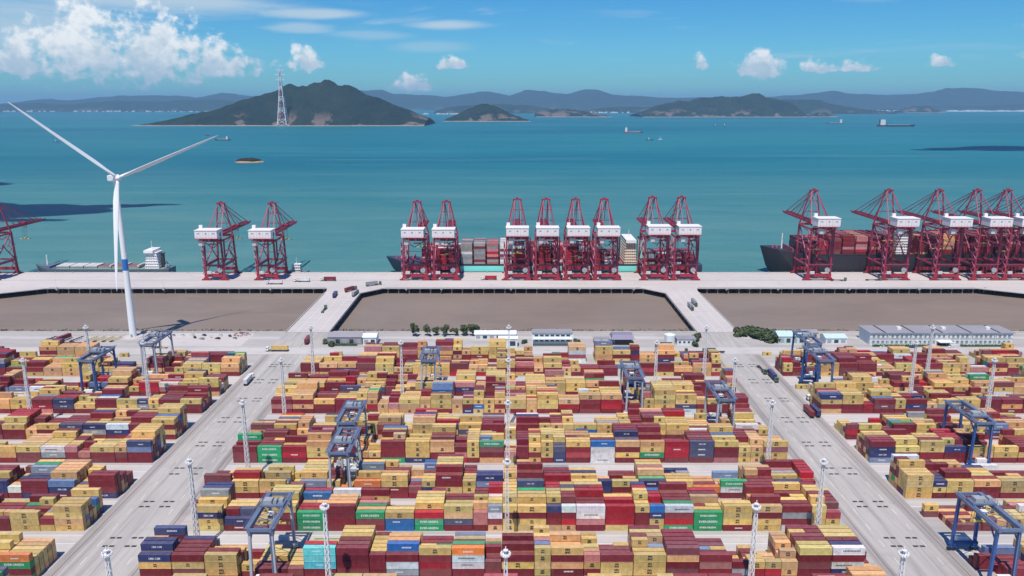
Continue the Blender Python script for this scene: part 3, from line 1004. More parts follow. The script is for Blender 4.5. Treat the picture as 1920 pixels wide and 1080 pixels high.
    MB().box((0, yt, zs + 0.6), (3.2, 2.2, 1.2)).box((0, yt, zs - 0.2), (12.2, 1.0, 0.6)).box((-6, yt, zs - 0.3), (0.4, 2.4, 0.6)).box((6, yt, zs - 0.3), (0.4, 2.4, 0.6)).build('spreader', M['yellow'], root)
    # zigzag stairs up a landward leg, walkways
    mb = MB()
    z, s = 7.0, 1
    while z < top - 5:
        mb.beam((-hx - 1.8, gl - 2.2 * s, z), (-hx - 1.8, gl + 2.2 * s, z + 4.2), 1.1, 0.5)
        mb.box((-hx - 1.8, gl + 2.6 * s, z + 4.2), (1.4, 1.6, 0.2))
        mb.beam((-hx - 2.3, gl - 2.2 * s, z + 1.1), (-hx - 2.3, gl + 2.2 * s, z + 5.3), 0.09)
        z += 4.2
        s = -s
    mb.build('stairway', PK, root)
    MB().box((hx + 1.6, gl + 1.6, 20 + (top - 20) / 2), (1.3, 1.3, top - 20)).build('lift_shaft', R, root)
    # walkways round the portal, cable reel, ladders, checker cabin, lower diagonals
    for z in (16.9, 17.0 + (top - 17.0) * 0.5):
        for sx in (-1, 1):
            w_ = MB().box((sx * (hx + 1.5), 0, z), (1.1, gw - gl + 3, 0.15)).beam((sx * (hx + 2.0), gl - 1.5, z + 1.1), (sx * (hx + 2.0), gw + 1.5, z + 1.1), 0.1)
            for q in range(10):
                w_.beam((sx * (hx + 2.0), gl - 1.5 + q * 4.3, z), (sx * (hx + 2.0), gl - 1.5 + q * 4.3, z + 1.1), 0.08)
            w_.build('walkway', PK, root)
        MB().box((0, gl - 1.3, z), (2 * hx, 1.1, 0.15)).box((0, gl - 1.8, z + 1.1), (2 * hx, 0.1, 0.1)).box((0, gl - 1.8, z + 0.55), (2 * hx, 0.08, 0.08)).build('walkway', PK, root)
    for sx in (-1, 1):
        MB().beam((sx * hx, gl, 7.2), (sx * (hx - 4.5), gl, 14.8), 0.8).build('knee_brace', R2, root)
        MB().beam((sx * hx, gw, 7.2), (sx * (hx - 4.5), gw, 14.8), 0.8).build('knee_brace', R2, root)
        MB().beam((sx * (hx - .2), gw - 1, 16.6), (sx * (hx - .5), 0, top - 12), 0.8).build('diagonal_brace', R, root)
    MB().tube((hx - 3.5, gl - 1.2, 11.2), (hx - 3.5, gl - 2.2, 11.2), 2.6, n=18).build('cable_reel', M['grey_steel'], root)
    MB().box2((-hx + 2, gl - 2.6, 7.2), (-hx + 6.5, gl - 0.9, 10.0)).build('checker_cabin', M['hatch'], root)
    z, s = 7.0, 1
    mb = MB()
    while z < top - 8:
        mb.beam((hx - 3.0 - 1.6 * s, gw - 2.2, z), (hx - 3.0 + 1.6 * s, gw - 2.2, z + 4.0), 0.4, 0.8)
        mb.box((hx - 3.0 + 2.0 * s, gw - 2.2, z + 4.0), (1.4, 1.4, 0.2))
        z += 4.0
        s = -s
    mb.build('stairway', PK, root)
    mb = MB()
    for sx in (-1, 1):
        for y_ in (gl, gw):
            mb.box((sx * (hx - 2), y_, top + 0.6), (1.6, 0.8, 0.9))
    mb.build('floodlight', M['white'], root)['kind'] = 'stuff'
    tag(root, label, 'crane', 'ship-to-shore cranes along the pier')
    return root


CR = [(-546, 47.5, 78, 'maroon quay crane cut off by the left edge of the photo'),
      (-307, 45, 76, 'maroon quay crane beside the left cargo ship, left of its pair'),
      (-253, 45, 76, 'maroon quay crane next to the small white tug, right of its pair'),
      (-100, 46, 77.5, 'maroon quay crane at the bow of the turquoise ship'),
      (-69, 46, 77.5, 'second maroon quay crane from the turquoise ship bow'),
      (5.5, 47.5, 80, 'leftmost of the four evenly spaced maroon quay cranes mid pier'),
      (35.8, 47.5, 80, 'second from left of four evenly spaced maroon quay cranes mid pier'),
      (66.8, 47.5, 80, 'third from left of four evenly spaced maroon quay cranes mid pier'),
      (97.2, 47.5, 80, 'rightmost of four evenly spaced maroon quay cranes, beside the white ship bridge'),
      (148, 49, 82, 'maroon quay crane above the right trestle, left of its pair'),
      (178.5, 49, 82, 'maroon quay crane at the turquoise ship stern, right of its pair'),
      (317, 57, 89.5, 'tall maroon quay crane at the bow of the black hulled ship'),
      (396, 57, 89.5, 'second tall maroon quay crane from the black ship bow'),
      (449, 57, 89.5, 'third tall maroon quay crane from the black ship bow'),
      (489, 57, 89.5, 'fourth tall maroon quay crane from the black ship bow'),
      (521, 57, 89.5, 'fifth tall maroon quay crane from the black ship bow'),
      (552, 57, 89.5, 'tall maroon quay crane cut off by the right edge of the photo')]
for a in CR:
    sts_crane(*a, hx=9.4 if -320 < a[0] < -240 else 11.6)

# ------------------------------------------------------------------ ships


def hull(mb, L, B, zk, zd, bow=0.16, stern=0.06, sheer=2.5, flare=1.0):
    """ship hull along +X (bow at +X); zk keel, zd deck"""
    st = []
    n = 22
    for i in range(n + 1):
        t = i / n
        x = -L / 2 + L * t
        if t > 1 - bow:
            q = (t - 1 + bow) / bow
            w = (1 - q ** 2.0)
        elif t < stern:
            w = 0.82 + 0.18 * math.sin(t / stern * math.pi / 2)
            q = 0
        else:
            w, q = 1.0, 0
        zz = zd + sheer * max(0, (t - 1 + bow * 1.6) / (bow * 1.6)) ** 1.6
        bw = max(0.03, w) * B / 2
        ww = max(0.02, w ** 1.5 if t > 1 - bow else w) * B / 2 * 0.96
        xw = x - (q ** 2) * 0.022 * L
        st.append([(x, -bw, zz), (xw, -ww, zk + 0.3 * (zz - zk)), (xw - (q ** 2) * 0.02 * L, -ww * 0.9, zk), (xw - (q ** 2) * 0.02 * L, ww * 0.9, zk), (xw, ww, zk + 0.3 * (zz - zk)), (x, bw, zz)])
    mb.loft(st)
    return st


def deckhouse(root, x, w, d, z0, tiers, mat, th=2.9, name='superstructure', step=0.4):
    mb = MB()
    for t in range(tiers):
        ww, dd = w - t * step, d - t * step * 0.6
        mb.box((x, 0, z0 + t * th + th / 2), (ww, dd, th - 0.15))
        mb.box((x, 0, z0 + t * th + th - 0.06), (ww + 1.2, dd + 1.0, 0.14))
    o = mb.build(name, mat, root)
    wb = MB()
    for t in range(tiers):
        ww, dd = w - t * step, d - t * step * 0.6
        k = max(3, int(ww / 2.2))
        for q in range(k):
            xx = x - ww / 2 + ww * (q + 0.5) / k
            wb.box((xx, -dd / 2 - 0.02, z0 + t * th + th * 0.58), (0.9, 0.06, 0.9))
            wb.box((xx, dd / 2 + 0.02, z0 + t * th + th * 0.58), (0.9, 0.06, 0.9))
    wb.build('window_row', M['glass'], o)
    return o


def mast(root, x, z0, h, mat, r=0.45):
    mb = MB()
    mb.tube((x, 0, z0), (x, 0, z0 + h), r, r * 0.6, n=8)
    mb.beam((x, -2.2, z0 + h * 0.75), (x, 2.2, z0 + h * 0.75), 0.3)
    mb.beam((x, -1.4, z0 + h * 0.9), (x, 1.4, z0 + h * 0.9), 0.25)
    return mb.build('mast', mat, root)


def cargo_ship_left():
    # bow to the left; the hull lies along the berth
    L, B = 150.0, 23.0
    root = empty('cargo_ship', ((-524 - 376) / 2, PIER_N + 3 + B / 2, 0), math.pi)
    mb = MB(); hull(mb, L, B, WATER_Z - 1, 2.6, 0.14, 0.05, 4.0)
    mb.build('hull', M['hull_slate'], root)
    mb = MB(); mb.prism([(-70, -10.3), (54, -10.3), (54, 10.3), (-70, 10.3)], 2.62, 2.9); mb.build('deck', M['deck_green'], root)
    MB().prism([(54, -10.6), (66, -6.5), (72.5, -0.6), (72.5, 0.6), (66, 6.5), (54, 10.6)], 3.0, 5.6).build('forecastle', M['hull_slate'], root)
    for q in range(6):
        x0 = 48 - q * 15.2
        c = MB().box2((x0 - 14.2, -8.2, 2.9), (x0, 8.2, 5.0)).build('hatch_coaming', M['deck_green'], root)
        if q < 3:
            MB().box2((x0 - 14.0, -8.5, 5.0), (x0 - 7.3, 8.5, 5.9)).box2((x0 - 6.9, -8.5, 5.0), (x0 - 0.2, 8.5, 5.9)).build('hatch_cover', M['hatch'], c)
        else:
            MB().box2((x0 - 14.0, -8.0, 5.0), (x0 - 0.2, 8.0, 5.15)).build('open_hold', M['deck_red'], c)
            MB().box2((x0 - 14.6, -8.5, 5.0), (x0 - 12.6, 8.5, 6.6)).build('hatch_cover', M['hatch'], c)
    deckhouse(root, -57, 15, 18, 2.9, 6, M['white'], step=0.9)
    MB().box2((-60, -10.5, 20.3), (-50, 10.5, 23.2)).build('bridge', M['white'], root)
    MB().box2((-50.05, -10, 21.3), (-49.9, 10, 22.6)).build('bridge_window', M['glass'], root)
    MB().tube((-66, 0, 3), (-66, 0, 18), 2.2, 1.9, 10).box((-66, 0, 18.3), (4.6, 4.6, 0.8)).build('funnel', M['dark'], root)
    mast(root, -55, 23, 9, M['white'])
    mast(root, 62, 5.5, 11, M['white'], 0.9)
    mb = MB()
    for x in (-72, -70, -73):
        mb.box((x, 3, 5), (1.6, 2.6, 2.4))
    mb.tube((-70, -5, 3), (-66, -7, 8), 0.5).tube((-71, 5, 3), (-74, 7, 7), 0.5)
    mb.build('stern_gear', M['grey_steel'], root)
    tag(root, 'small grey cargo ship with pale hatch covers moored at the left', 'ship')


cargo_ship_left()

SHIP_BOX = []        # containers carried by the ships: (x, y, z, length, colour code), added to the distant stacks


def box_ship(x0, x1, B, hd, fore, mat, midmat, bays, tiers_fn, house_x, house_t, label, seedv, colours):
    L = x1 - x0
    cx, cy = (x0 + x1) / 2, PIER_N + 3.0 + B / 2
    root = empty('container_ship', (cx, cy, 0), math.pi)   # bow to the left
    mb = MB(); hull(mb, L, B, WATER_Z - 1, hd, 0.12, 0.04, fore)
    mb.build('hull', mat, root)
    if midmat:
        # broad painted side amidships, a plating strake standing just proud of the hull
        for s in (-1, 1):
            MB().box2((-L * 0.40, s * (B / 2) - 0.06, 0.3), (L * 0.28, s * (B / 2) + 0.08, hd - 0.6)).build('side_plating', midmat, root)
    MB().box2((-L / 2 + 6, -B / 2 + 1, hd + 0.02), (L * 0.30, B / 2 - 1, hd + 0.5)).build('deck', M['deck_red'], root)
    rail = MB()
    for s in (-1, 1):
        rail.box2((-L / 2 + 6, s * (B / 2 - .5) - .12, hd + 0.5), (L * 0.34, s * (B / 2 - .5) + .12, hd + 1.5))
    rail.build('bulwark', M['dark'], root)
    rng = random.Random(seedv)
    for bx in bays:
        lx = cx - bx          # world x to local (ship is turned by 180 degrees)
        t = tiers_fn(bx)
        # lashing bridge
        lb = MB()
        for s in range(-3, 4):
            lb.box((lx - 6.8, s * B / 7.2, hd + 0.5 + t * 1.0), (0.5, 0.5, t * 2.0))
        for f in range(1, 4):
            lb.box((lx - 6.8, 0, hd + 0.5 + f * t * 0.64), (1.0, B - 3, 0.35))
        lb.build('lashing_bridge', M['crane_red'], root)
        rows = int((B - 2.5) / 2.5)
        dom = rng.choice('WWPG') if (midmat and -62 < bx < -10) else rng.choice(colours)
        for r in range(rows):
            tt = max(1, t - (1 if rng.random() < 0.25 else 0) - (1 if r == 0 and rng.random() < 0.3 else 0))
            for k in range(tt):
                c = dom if rng.random() < 0.55 else rng.choice(colours)
                SHIP_BOX.append((bx - 6.1, cy - B / 2 + 1.3 + r * 2.5, hd + 0.6 + k * 2.9, 2, c))
    lx = cx - house_x
    deckhouse(root, lx, 13, B - 6, hd + 0.5, house_t, M['cream'] if midmat else M['white'], 3.0)
    ztop = hd + 0.5 + house_t * 3.0
    MB().box2((lx - 5.5, -B / 2, ztop), (lx + 5.5, B / 2, ztop + 3.2)).build('bridge', M['white'], root)
    MB().box2((lx + 5.45, -B / 2 + 1, ztop + 1.3), (lx + 5.6, B / 2 - 1, ztop + 2.6)).box2((lx - 4, -B / 2 - 0.06, ztop + 1.3), (lx + 4, -B / 2 + 0.04, ztop + 2.6)).build('bridge_window', M['glass'], root)
    mast(root, lx, ztop + 3, 9, M['white'])
    MB().box2((lx - 18, -5, hd + 0.5), (lx - 10, 5, ztop + 1)).build('funnel', M['hull_teal'] if midmat else M['hull_navy'], root)
    MB().box2((lx - 17.5, -4.5, ztop + 1), (lx - 10.5, 4.5, ztop + 3.5)).build('funnel_top', M['dark'], root)
    # foredeck gear and foremast
    fx = L / 2 - 24
    mast(root, fx, hd + fore * 0.5, 17, M['white'], 0.9)
    mb = MB()
    for q in range(4):
        mb.box((fx + 5 + q * 2.2, (q % 2 * 2 - 1) * 4, hd + fore * 0.7 + 0.8), (2.2, 2.4, 2.0))
    mb.box((fx - 7, 0, hd + fore * 0.3 + 2), (1.0, B * 0.7, 5.0))
    mb.build('foredeck_gear', M['crane_pink'], root)
    tag(root, label, 'ship', 'container ships at the berth')


box_ship(-140, 208, 42, 7.0, 6.5, M['hull_navy'], M['hull_teal'], [-92 + 14.2 * i for i in range(15)] + [150, 164, 178, 192],
         lambda bx: 6 if bx < -60 else (8 if bx < -5 else (7 if bx < 100 else 4)), 129, 8, 'container ship with turquoise side and cream bridge at the middle berth', 21, 'MMRWGMMRW')
box_ship(276, 620, 48, 18.0, 7.0, M['hull_black'], None, [322 + 14.2 * i for i in range(7)] + [445 + 14.2 * i for i in range(11)],
         lambda bx: 5 if bx < 350 else 7, 424, 9, 'large black hulled container ship stacked with red boxes at the right berth', 22, 'MMMRRMMMTPM')


def small_vessel(name, x, y, L, B, heading, hullm, housem, hx, hh, label, cat, hd=3.0, fore=1.5, tiers=2, extra=None, hw=None):
    root = empty(name, (x, y, WATER_Z), heading)
    mb = MB(); hull(mb, L, B, -1.2, hd, 0.2, 0.06, fore)
    mb.build('hull', hullm, root)
    MB().box2((-L / 2 + L * .05, -B / 2 + .8, hd + .02), (L * 0.28, B / 2 - .8, hd + 0.3)).build('deck', M['deck_red'], root)
    deckhouse(root, hx, hw or max(4.0, L * 0.13), B * 0.72, hd + .3, tiers, housem, hh / tiers)
    mast(root, hx, hd + hh, hh * 0.8, M['white'], 0.3)
    MB().tube((hx - L * 0.07, 0, hd), (hx - L * 0.07, 0, hd + hh * 1.05), L * 0.014 + .3, n=8).build('funnel', M['dark'], root)
    if extra == 'hatches':
        for q in range(5):
            xa = -L * 0.24 + q * L * 0.12
            MB().box2((xa, -B * 0.3, hd + .3), (xa + L * 0.10, B * 0.3, hd + 2.2)).build('hatch_cover', M['hatch'], root)
    tag(root, label, cat)
    return root


def gx(xpx, z):
    return (xpx - 960) * z / F_PX


small_vessel('tug_boat', -238, 846, 30, 10, 0.0, M['hull_slate'], M['white'], 1, 9, 'small white and grey tug moored beside the left crane pair', 'tug', 3.5, 2.0, 3, hw=9)
small_vessel('coaster', gx(420, 4100), 4150, 82, 14, math.pi, M['hull_navy'], M['white'], -24, 14, 'small dark coaster near the left turbine blade tip', 'boat', 5, 3, 3, 'hatches')
small_vessel('cargo_vessel', gx(1188, 5150), 5250, 125, 19, 0.0, M['crane_pink'], M['white'], -50, 26, 'distant freighter with white bridge at left end, nearest the middle', 'ship', 7, 3, 4, 'hatches')
small_vessel('fishing_boat', gx(1217, 4100), 4150, 42, 9, 0.1, M['hull_navy'], M['white'], -6, 9, 'small dark boat below the middle freighter, left of two', 'boat', 4, 2, 2)
small_vessel('launch', gx(1236, 4200), 4240, 24, 7, 0.3, M['white'], M['white'], -2, 8, 'tiny white launch right of the small dark boat', 'boat', 3, 1.5, 2)
small_vessel('fishing_boat', gx(1341, 6700), 6830, 40, 10, 0.1, M['hull_navy'], M['white'], -4, 11, 'tiny boat before the long wooded island, left of two', 'boat', 4, 2, 2)
small_vessel('fishing_boat', gx(1357, 6700), 6830, 36, 10, 0.1, M['hull_navy'], M['white'], 4, 14, 'tiny boat before the long wooded island, right of two', 'boat', 4, 2, 2)
small_vessel('bulk_carrier', gx(1563, 7500), 7650, 155, 24, math.pi, M['hull_slate'], M['white'], -62, 34, 'distant bulk carrier with white bridge at its right end', 'ship', 8, 3, 5, 'hatches')
small_vessel('ore_carrier', gx(1680, 6620), 6750, 318, 46, 0.0, M['hull_black'], M['white'], -122, 44, 'long low black ore carrier with white bridge at left end', 'ship', 12, 3, 5, 'hatches')
small_vessel('fishing_boat', gx(106, 3900), 3960, 30, 8, 0.4, M['hull_slate'], M['white'], -4, 8, 'tiny pale boat below the upper left turbine blade', 'boat', 3, 2, 2)
small_vessel('survey_boat', gx(392, 4700), 4760, 36, 9, 2.8, M['hull_navy'], M['grey_steel'], 2, 9, 'tiny dark boat just left of the small coaster', 'boat', 3, 2, 2)

# ------------------------------------------------------------------ wind turbine


def turbine():
    bx, by, Hh = -297.0, 590.0, 124.0
    root = empty('wind_turbine', (bx, by, 0))
    mb = MB()
    n = 28
    def rad(z): return 2.65 - (2.65 - 1.5) * z / Hh
    def ring(z): return [(rad(z) * math.cos(2 * math.pi * k / n), rad(z) * math.sin(2 * math.pi * k / n), z) for k in range(n)]
    MB().loft([ring(z) for z in (0, 25, 53.5)]).build('tower', M['turbine'], root, smooth=False)
    MB().loft([ring(z) for z in (53.5, 62.5)]).build('blue_band', M['turbine_blue'], root)
    MB().loft([ring(z) for z in (62.5, 95, Hh - 2.0)]).build('upper_tower', M['turbine'], root)
    MB().tube((0, 0, 0), (0, 0, 0.8), 7.5, 7.0, 24).build('foundation', M['concrete_pale'], root)
    MB().box2((-0.6, -3.2, 0.9), (0.6, -2.9, 3.2)).build('door', M['grey_steel'], root)
    # nacelle: the rotor faces the camera and a little right
    yaw = math.radians(46)
    ax = Vector((math.sin(yaw), -math.cos(yaw), 0.09)).normalized()      # rotor axis, out of the nose
    sd = Vector((0, 0, 1)).cross(ax).normalized()
    up = ax.cross(sd).normalized()
    c = Vector((0, 0, Hh))
    def P(a, s, u): return c + ax * a + sd * s + up * u
    mb = MB()
    rings = []
    for a, w, h in ((-11.5, 1.6, 1.7), (-10.5, 2.1, 2.2), (-3, 2.3, 2.5), (3.2, 2.2, 2.3), (4.2, 1.9, 2.0)):
        rings.append([P(a, s * w, u * h + 0.2) for s, u in ((-1, -.75), (-.75, -1), (.75, -1), (1, -.75), (1, .75), (.75, 1), (-.75, 1), (-1, .75))])
    mb.loft(rings)
    na = mb.build('nacelle', M['turbine'], root)
    MB().beam(P(-9, 0, 2.4), P(-9, 0, 5.2), 0.4).beam(P(-9, -1.6, 3.8), P(-9, 1.6, 3.8), 0.3).build('wind_vane', M['grey_steel'], na)
    rings = []
    hubc = 5.6
    for a, r in ((4.1, 1.9), (4.8, 2.25), (6.4, 2.2), (7.6, 1.5), (8.2, 0.5), (8.3, 0.05)):
        rings.append([P(a, r * math.cos(2 * math.pi * k / 18), r * math.sin(2 * math.pi * k / 18)) for k in range(18)])
    MB().loft(rings).build('hub', M['turbine'], root, smooth=True)
    for ang in (140.0, 20.0, 260.0):
        a = math.radians(ang)
        # seen from in front, angle 0 points to the right of the picture
        d = (sd * -math.cos(a) if sd.x < 0 else sd * math.cos(a)) + up * math.sin(a)
        t = ax.cross(d).normalized()
        st = []
        for r, ch, th, tw in ((1.2, 2.4, 2.4, 70), (4.0, 2.6, 2.3, 62), (10, 4.2, 1.5, 52), (17, 4.5, 1.05, 42), (30, 3.7, 0.72, 32), (48, 2.7, 0.5, 25), (66, 1.9, 0.32, 20), (77, 1.25, 0.2, 17), (82, 0.7, 0.12, 15), (84.5, 0.12, 0.05, 15)):
            tr = math.radians(tw)
            cd = t * math.cos(tr) + ax * math.sin(tr)
            nd = d.cross(cd).normalized()
            base = P(hubc, 0, 0) + d * r + ax * (0.0009 * r * r)
            ringp = []
            for k in range(12):
                q = 2 * math.pi * k / 12
                xx = 0.5 * math.cos(q)
                off = 0.18 if r > 6 else 0.0
                yy = 0.5 * math.sin(q) * (1 - (0.55 * (0.5 - xx) if r > 6 else 0))
                ringp.append(base + cd * ((xx - off) * ch) + nd * (yy * th))
            st.append(ringp)
        MB().loft(st).build('blade', M['turbine'], root, smooth=True)
    tag(root, 'white three bladed wind turbine with blue band rising behind the left stacks', 'wind turbine')


turbine()

# ------------------------------------------------------------------ rubber tyred gantry cranes over the blocks


def rtg(x, ys, span, trol, col, label, h=25.0):
    """ys: southern wheel track; span to the northern track; trol: 0..1 trolley place along the girders"""
    root = empty('yard_gantry_crane', (x, ys, 0))
    leg, gird, pale = {'blue': (M['rtg_blue'], M['rtg_grey'], M['rtg_grey']), 'grey': (M['rtg_pale'], M['rtg_grey'], M['rtg_grey'])}[col]
    hx = 4.6
    for y in (0.0, span):
        for s in (-1, 1):
            b = MB().box((s * hx, y, 1.6), (2.6, 0.9, 0.9)).box((s * hx, y, 2.4), (1.2, 0.8, 1.0)).build('wheel_bogie', leg, root)
            w = MB()
            for q in (-0.95, 0.95):
                w.tube((s * hx + q, y - 0.45, 0.8), (s * hx + q, y + 0.45, 0.8), 0.8, n=12)
            w.build('wheel', M['rubber'], b)
        MB().box((0, y, 3.4), (2 * hx + 2.4, 1.1, 1.3)).build('sill_beam', leg, root)
        for s in (-1, 1):
            MB().beam((s * hx, y, 4.0), (s * (hx - 0.5), y, h - 1.4), 0.95, 1.25).build('leg', leg, root)
        MB().box((0, y, h - 2.2), (2 * hx - 1.8, 0.7, 0.8)).build('cross_beam', gird, root)
    for s in (-1, 1):
        MB().box((s * (hx - 0.5), span / 2, h - 0.5), (1.0, span + 3.0, 1.8)).build('girder', gird, root)
        wk = MB().box((s * (hx + 0.6), span / 2, h + 0.2), (0.9, span + 3, 0.1))
        wk.beam((s * (hx + 1.0), -1.4, h + 1.3), (s * (hx + 1.0), span + 1.4, h + 1.3), 0.08).beam((s * (hx + 1.0), -1.4, h + 0.8), (s * (hx + 1.0), span + 1.4, h + 0.8), 0.06)
        for q in range(11):
            yy = -1.4 + (span + 2.8) * q / 10
            wk.beam((s * (hx + 1.0), yy, h + 0.2), (s * (hx + 1.0), yy, h + 1.3), 0.07)
        wk.build('walkway', pale, root)
    for q in range(5):
        ya_ = span * q / 5 + 0.6
        MB().beam((-hx + .5, ya_, h - 1.1), (hx - .5, ya_ + span / 5 - 0.6, h - 1.1), 0.22).build('lattice_tie', gird, root)
        MB().beam((hx - .5, ya_, h - 1.4), (-hx + .5, ya_ + span / 5 - 0.6, h - 1.4), 0.22).build('lattice_tie', gird, root)
    for y in (-1.2, span + 1.2):
        MB().box((0, y, h - 0.4), (2 * hx - 2.0, 0.8, 1.2)).build('end_tie', gird, root)
    # trolley with machinery, cab and spreader
    yt = 4.0 + trol * (span - 8.0)
    t = MB().box((0, yt, h + 0.9), (2 * hx + 0.2, 5.0, 0.7)).build('trolley', gird, root)
    MB().box((-1.7, yt, h + 2.0), (3.2, 3.2, 1.6)).tube((1.0, yt - 1.2, h + 2.0), (1.0, yt + 1.4, h + 2.0), 0.75, n=10).box((3.2, yt + .6, h + 1.9), (1.6, 2.4, 1.4)).build('hoist', M['grey_steel'], t)
    r = MB()
    for s in (-1, 1):
        r.beam((s * (hx + .1), yt - 2.5, h + 1.2), (s * (hx + .1), yt - 2.5, h + 2.4), 0.1).beam((s * (hx + .1), yt + 2.5, h + 1.2), (s * (hx + .1), yt + 2.5, h + 2.4), 0.1)
        r.beam((s * (hx + .1), yt - 2.5, h + 2.4), (s * (hx + .1), yt + 2.5, h + 2.4), 0.1)
    r.build('handrail', pale, t)
    cb = MB().box2((-1.4, yt - 3.4, h - 4.2), (1.0, yt - 1.0, h - 1.6)).build('operator_cab', M['white'], root)
    MB().box2((-1.2, yt - 3.46, h - 3.9), (0.8, yt - 3.38, h - 2.5)).build('cab_window', M['glass'], cb)
    zs = 17.2
    rp = MB()
    for a in (-2.2, 2.2):
        for b in (-0.8, 0.8):
            rp.tube((a, yt + 0.8 + b, zs + 0.5), (a * 0.8, yt + 0.8 + b, h + 0.6), 0.09, n=5, cap=False)
    rp.build('hoist_rope', M['dark'], root)
    MB().box((0, yt + 0.8, zs + 0.2), (4.8, 1.8, 0.8)).box((0, yt + 0.8, zs - 0.3), (12.0, 0.8, 0.5)).box((-5.9, yt + .8, zs - .35), (0.35, 2.3, 0.5)).box((5.9, yt + .8, zs - .35), (0.35, 2.3, 0.5)).build('spreader', M['yellow'], root)
    # power house on one sill, electrical room on the other, ladder, bracing
    MB().box((0, -1.5, 4.6), (5.0, 1.9, 2.6)).build('power_house', M['white'], root)
    MB().box((0, span + 1.4, 4.5), (4.2, 1.7, 2.4)).build('electrical_room', M['white'], root)
    MB().beam((hx - .7, -0.9, 4.2), (hx - .9, -0.9, h - 0.4), 0.5, 0.12).build('ladder', pale, root)
    b = MB()
    for s in (-1, 1):
        b.beam((s * (hx - 0.5), 0, h - 6), (s * (hx - 0.5), 5.0, h - 1.2), 0.5).beam((s * (hx - 0.5), span, h - 6), (s * (hx - 0.5), span - 5.0, h - 1.2), 0.5)
    b.build('knee_brace', gird, root)
    tag(root, label, 'gantry crane', 'gantry cranes straddling the container blocks')


def tr(k, ab):
    """southern track and span for a block"""
    return (297.2 + 65.5 * k, 26.6) if ab == 'A' else (328.4 + 65.5 * k, 25.4)


for x, k, ab, trol, col, lab in (
        (-93.5, -1, 'B', 0.72, 'grey', 'pale grey gantry crane over the nearest stacks at lower left of centre block'),
        (-78.5, 0, 'B', 0.30, 'grey', 'pale grey gantry crane in the centre block left of middle, nearer of two'),
        (-82.0, 1, 'A', 0.75, 'grey', 'pale grey gantry crane in the centre block left of middle, farther of two'),
        (-51.5, 2, 'B', 0.45, 'grey', 'small far gantry crane left of the middle light mast'),
        (71.0, 2, 'A', 0.55, 'grey', 'gantry crane with pale legs right of the middle light mast'),
        (114.5, 1, 'B', 0.50, 'grey', 'gantry crane near the right end of the centre block'),
        (193.5, 2, 'B', 0.55, 'blue', 'blue gantry crane at the right road edge, nearer of the far pair'),
        (199.0, 3, 'A', 0.50, 'blue', 'blue gantry crane at the right road edge, farther of the far pair'),
        (234.0, 1, 'A', 0.12, 'blue', 'blue gantry crane spanning the middle of the right hand stacks'),
        (184.5, -1, 'B', 0.80, 'blue', 'blue gantry crane in the lower right corner'),
        (-262.0, 2, 'B', 0.60, 'blue', 'dark blue gantry crane below the wind turbine, nearer of two'),
        (-240.0, 3, 'A', 0.55, 'grey', 'gantry crane right below the wind turbine tower, farther of two')):
    ys, sp = tr(k, ab)
    rtg(x, ys, sp, trol, col, lab)

# ------------------------------------------------------------------ light masts


def light_mast_meshes(h):
    body = MB()
    w0, w1 = 0.95, 0.42
    n = 14
    for i, j in ((-1, -1), (1, -1), (1, 1), (-1, 1)):
        body.beam((i * w0, j * w0, 0), (i * w1, j * w1, h), 0.24)
    lat = MB()
    for q in range(n):
        a, b = q / n, (q + 1) / n
        wa, wb = w0 + (w1 - w0) * a, w0 + (w1 - w0) * b
        for (i, j), (i2, j2) in (((-1, -1), (1, -1)), ((1, -1), (1, 1)), ((1, 1), (-1, 1)), ((-1, 1), (-1, -1))):
            lat.beam((i * wa, j * wa, a * h), (i2 * wb, j2 * wb, b * h), 0.14)
            lat.beam((i2 * wa, j2 * wa, a * h), (i * wb, j * wb, b * h), 0.14)
    head = MB()
    head.tube((0, 0, h - 0.2), (0, 0, h + 0.1), 1.45, n=12).tube((0, 0, h + 0.2), (0, 0, h + 3.0), 0.16)
    head.tube((0, 0, h + 1.7), (0, 0, h + 1.8), 0.8, n=10)
    lamp = MB()
    for k in range(10):
        a = 2 * math.pi * k / 10
        lamp.box((1.45 * math.cos(a), 1.45 * math.sin(a), h + 0.5), (0.42, 0.55, 0.7), a)
    foot = MB().box((0, 0, 0.5), (3.2, 3.2, 1.0))
    return (body.mesh('chord', M['mast']), lat.mesh('lattice', M['mast']), head.mesh('head_frame', M['mast']), lamp.mesh('floodlight', M['white']), foot.mesh('footing', M['concrete_pale']))


MM = light_mast_meshes(39.5)


def light_mast(x, y, label):
    root = empty('light_mast', (x, y, 0))
    for nm, me in zip(('chord', 'lattice', 'head_frame', 'floodlight', 'footing'), MM):
        obj(nm, me, root)
    tag(root, label, 'light mast', 'floodlight masts of the yard')


rown = {0: 'nearest', 1: 'second', 2: 'third', 3: 'fourth', 4: 'fifth'}
for q, y in enumerate((221.5, 286.5, 349.5, 413.0, 478.5)):
    for x, nm in ((-270.5, 'in the left stacks'), (-127.8, 'beside the left road'), (-2, 'on the middle line'), (123.5, 'beside the right road'), (267, 'in the right stacks')):
        if abs(x) > 200 and q < 2:
            continue
        if abs(x) > 200 and q == 2:
            continue
        light_mast(x, y, 'white lattice floodlight mast %s, %s from the bottom edge' % (nm, rown[q] if abs(x) < 200 else rown[q - 3]))
for y, nm in ((251.0, 'near'), (445.5, 'far')):
    for x, n2 in ((-219, 'left of the left road'), (-66, 'between left road and middle line'), (86, 'between middle line and right road'), (240, 'right of the right road')):
        if y < 300 and abs(x) > 200:
            continue
        light_mast(x, y, 'white lattice floodlight mast standing among stacks %s, the %s one' % (n2, nm))
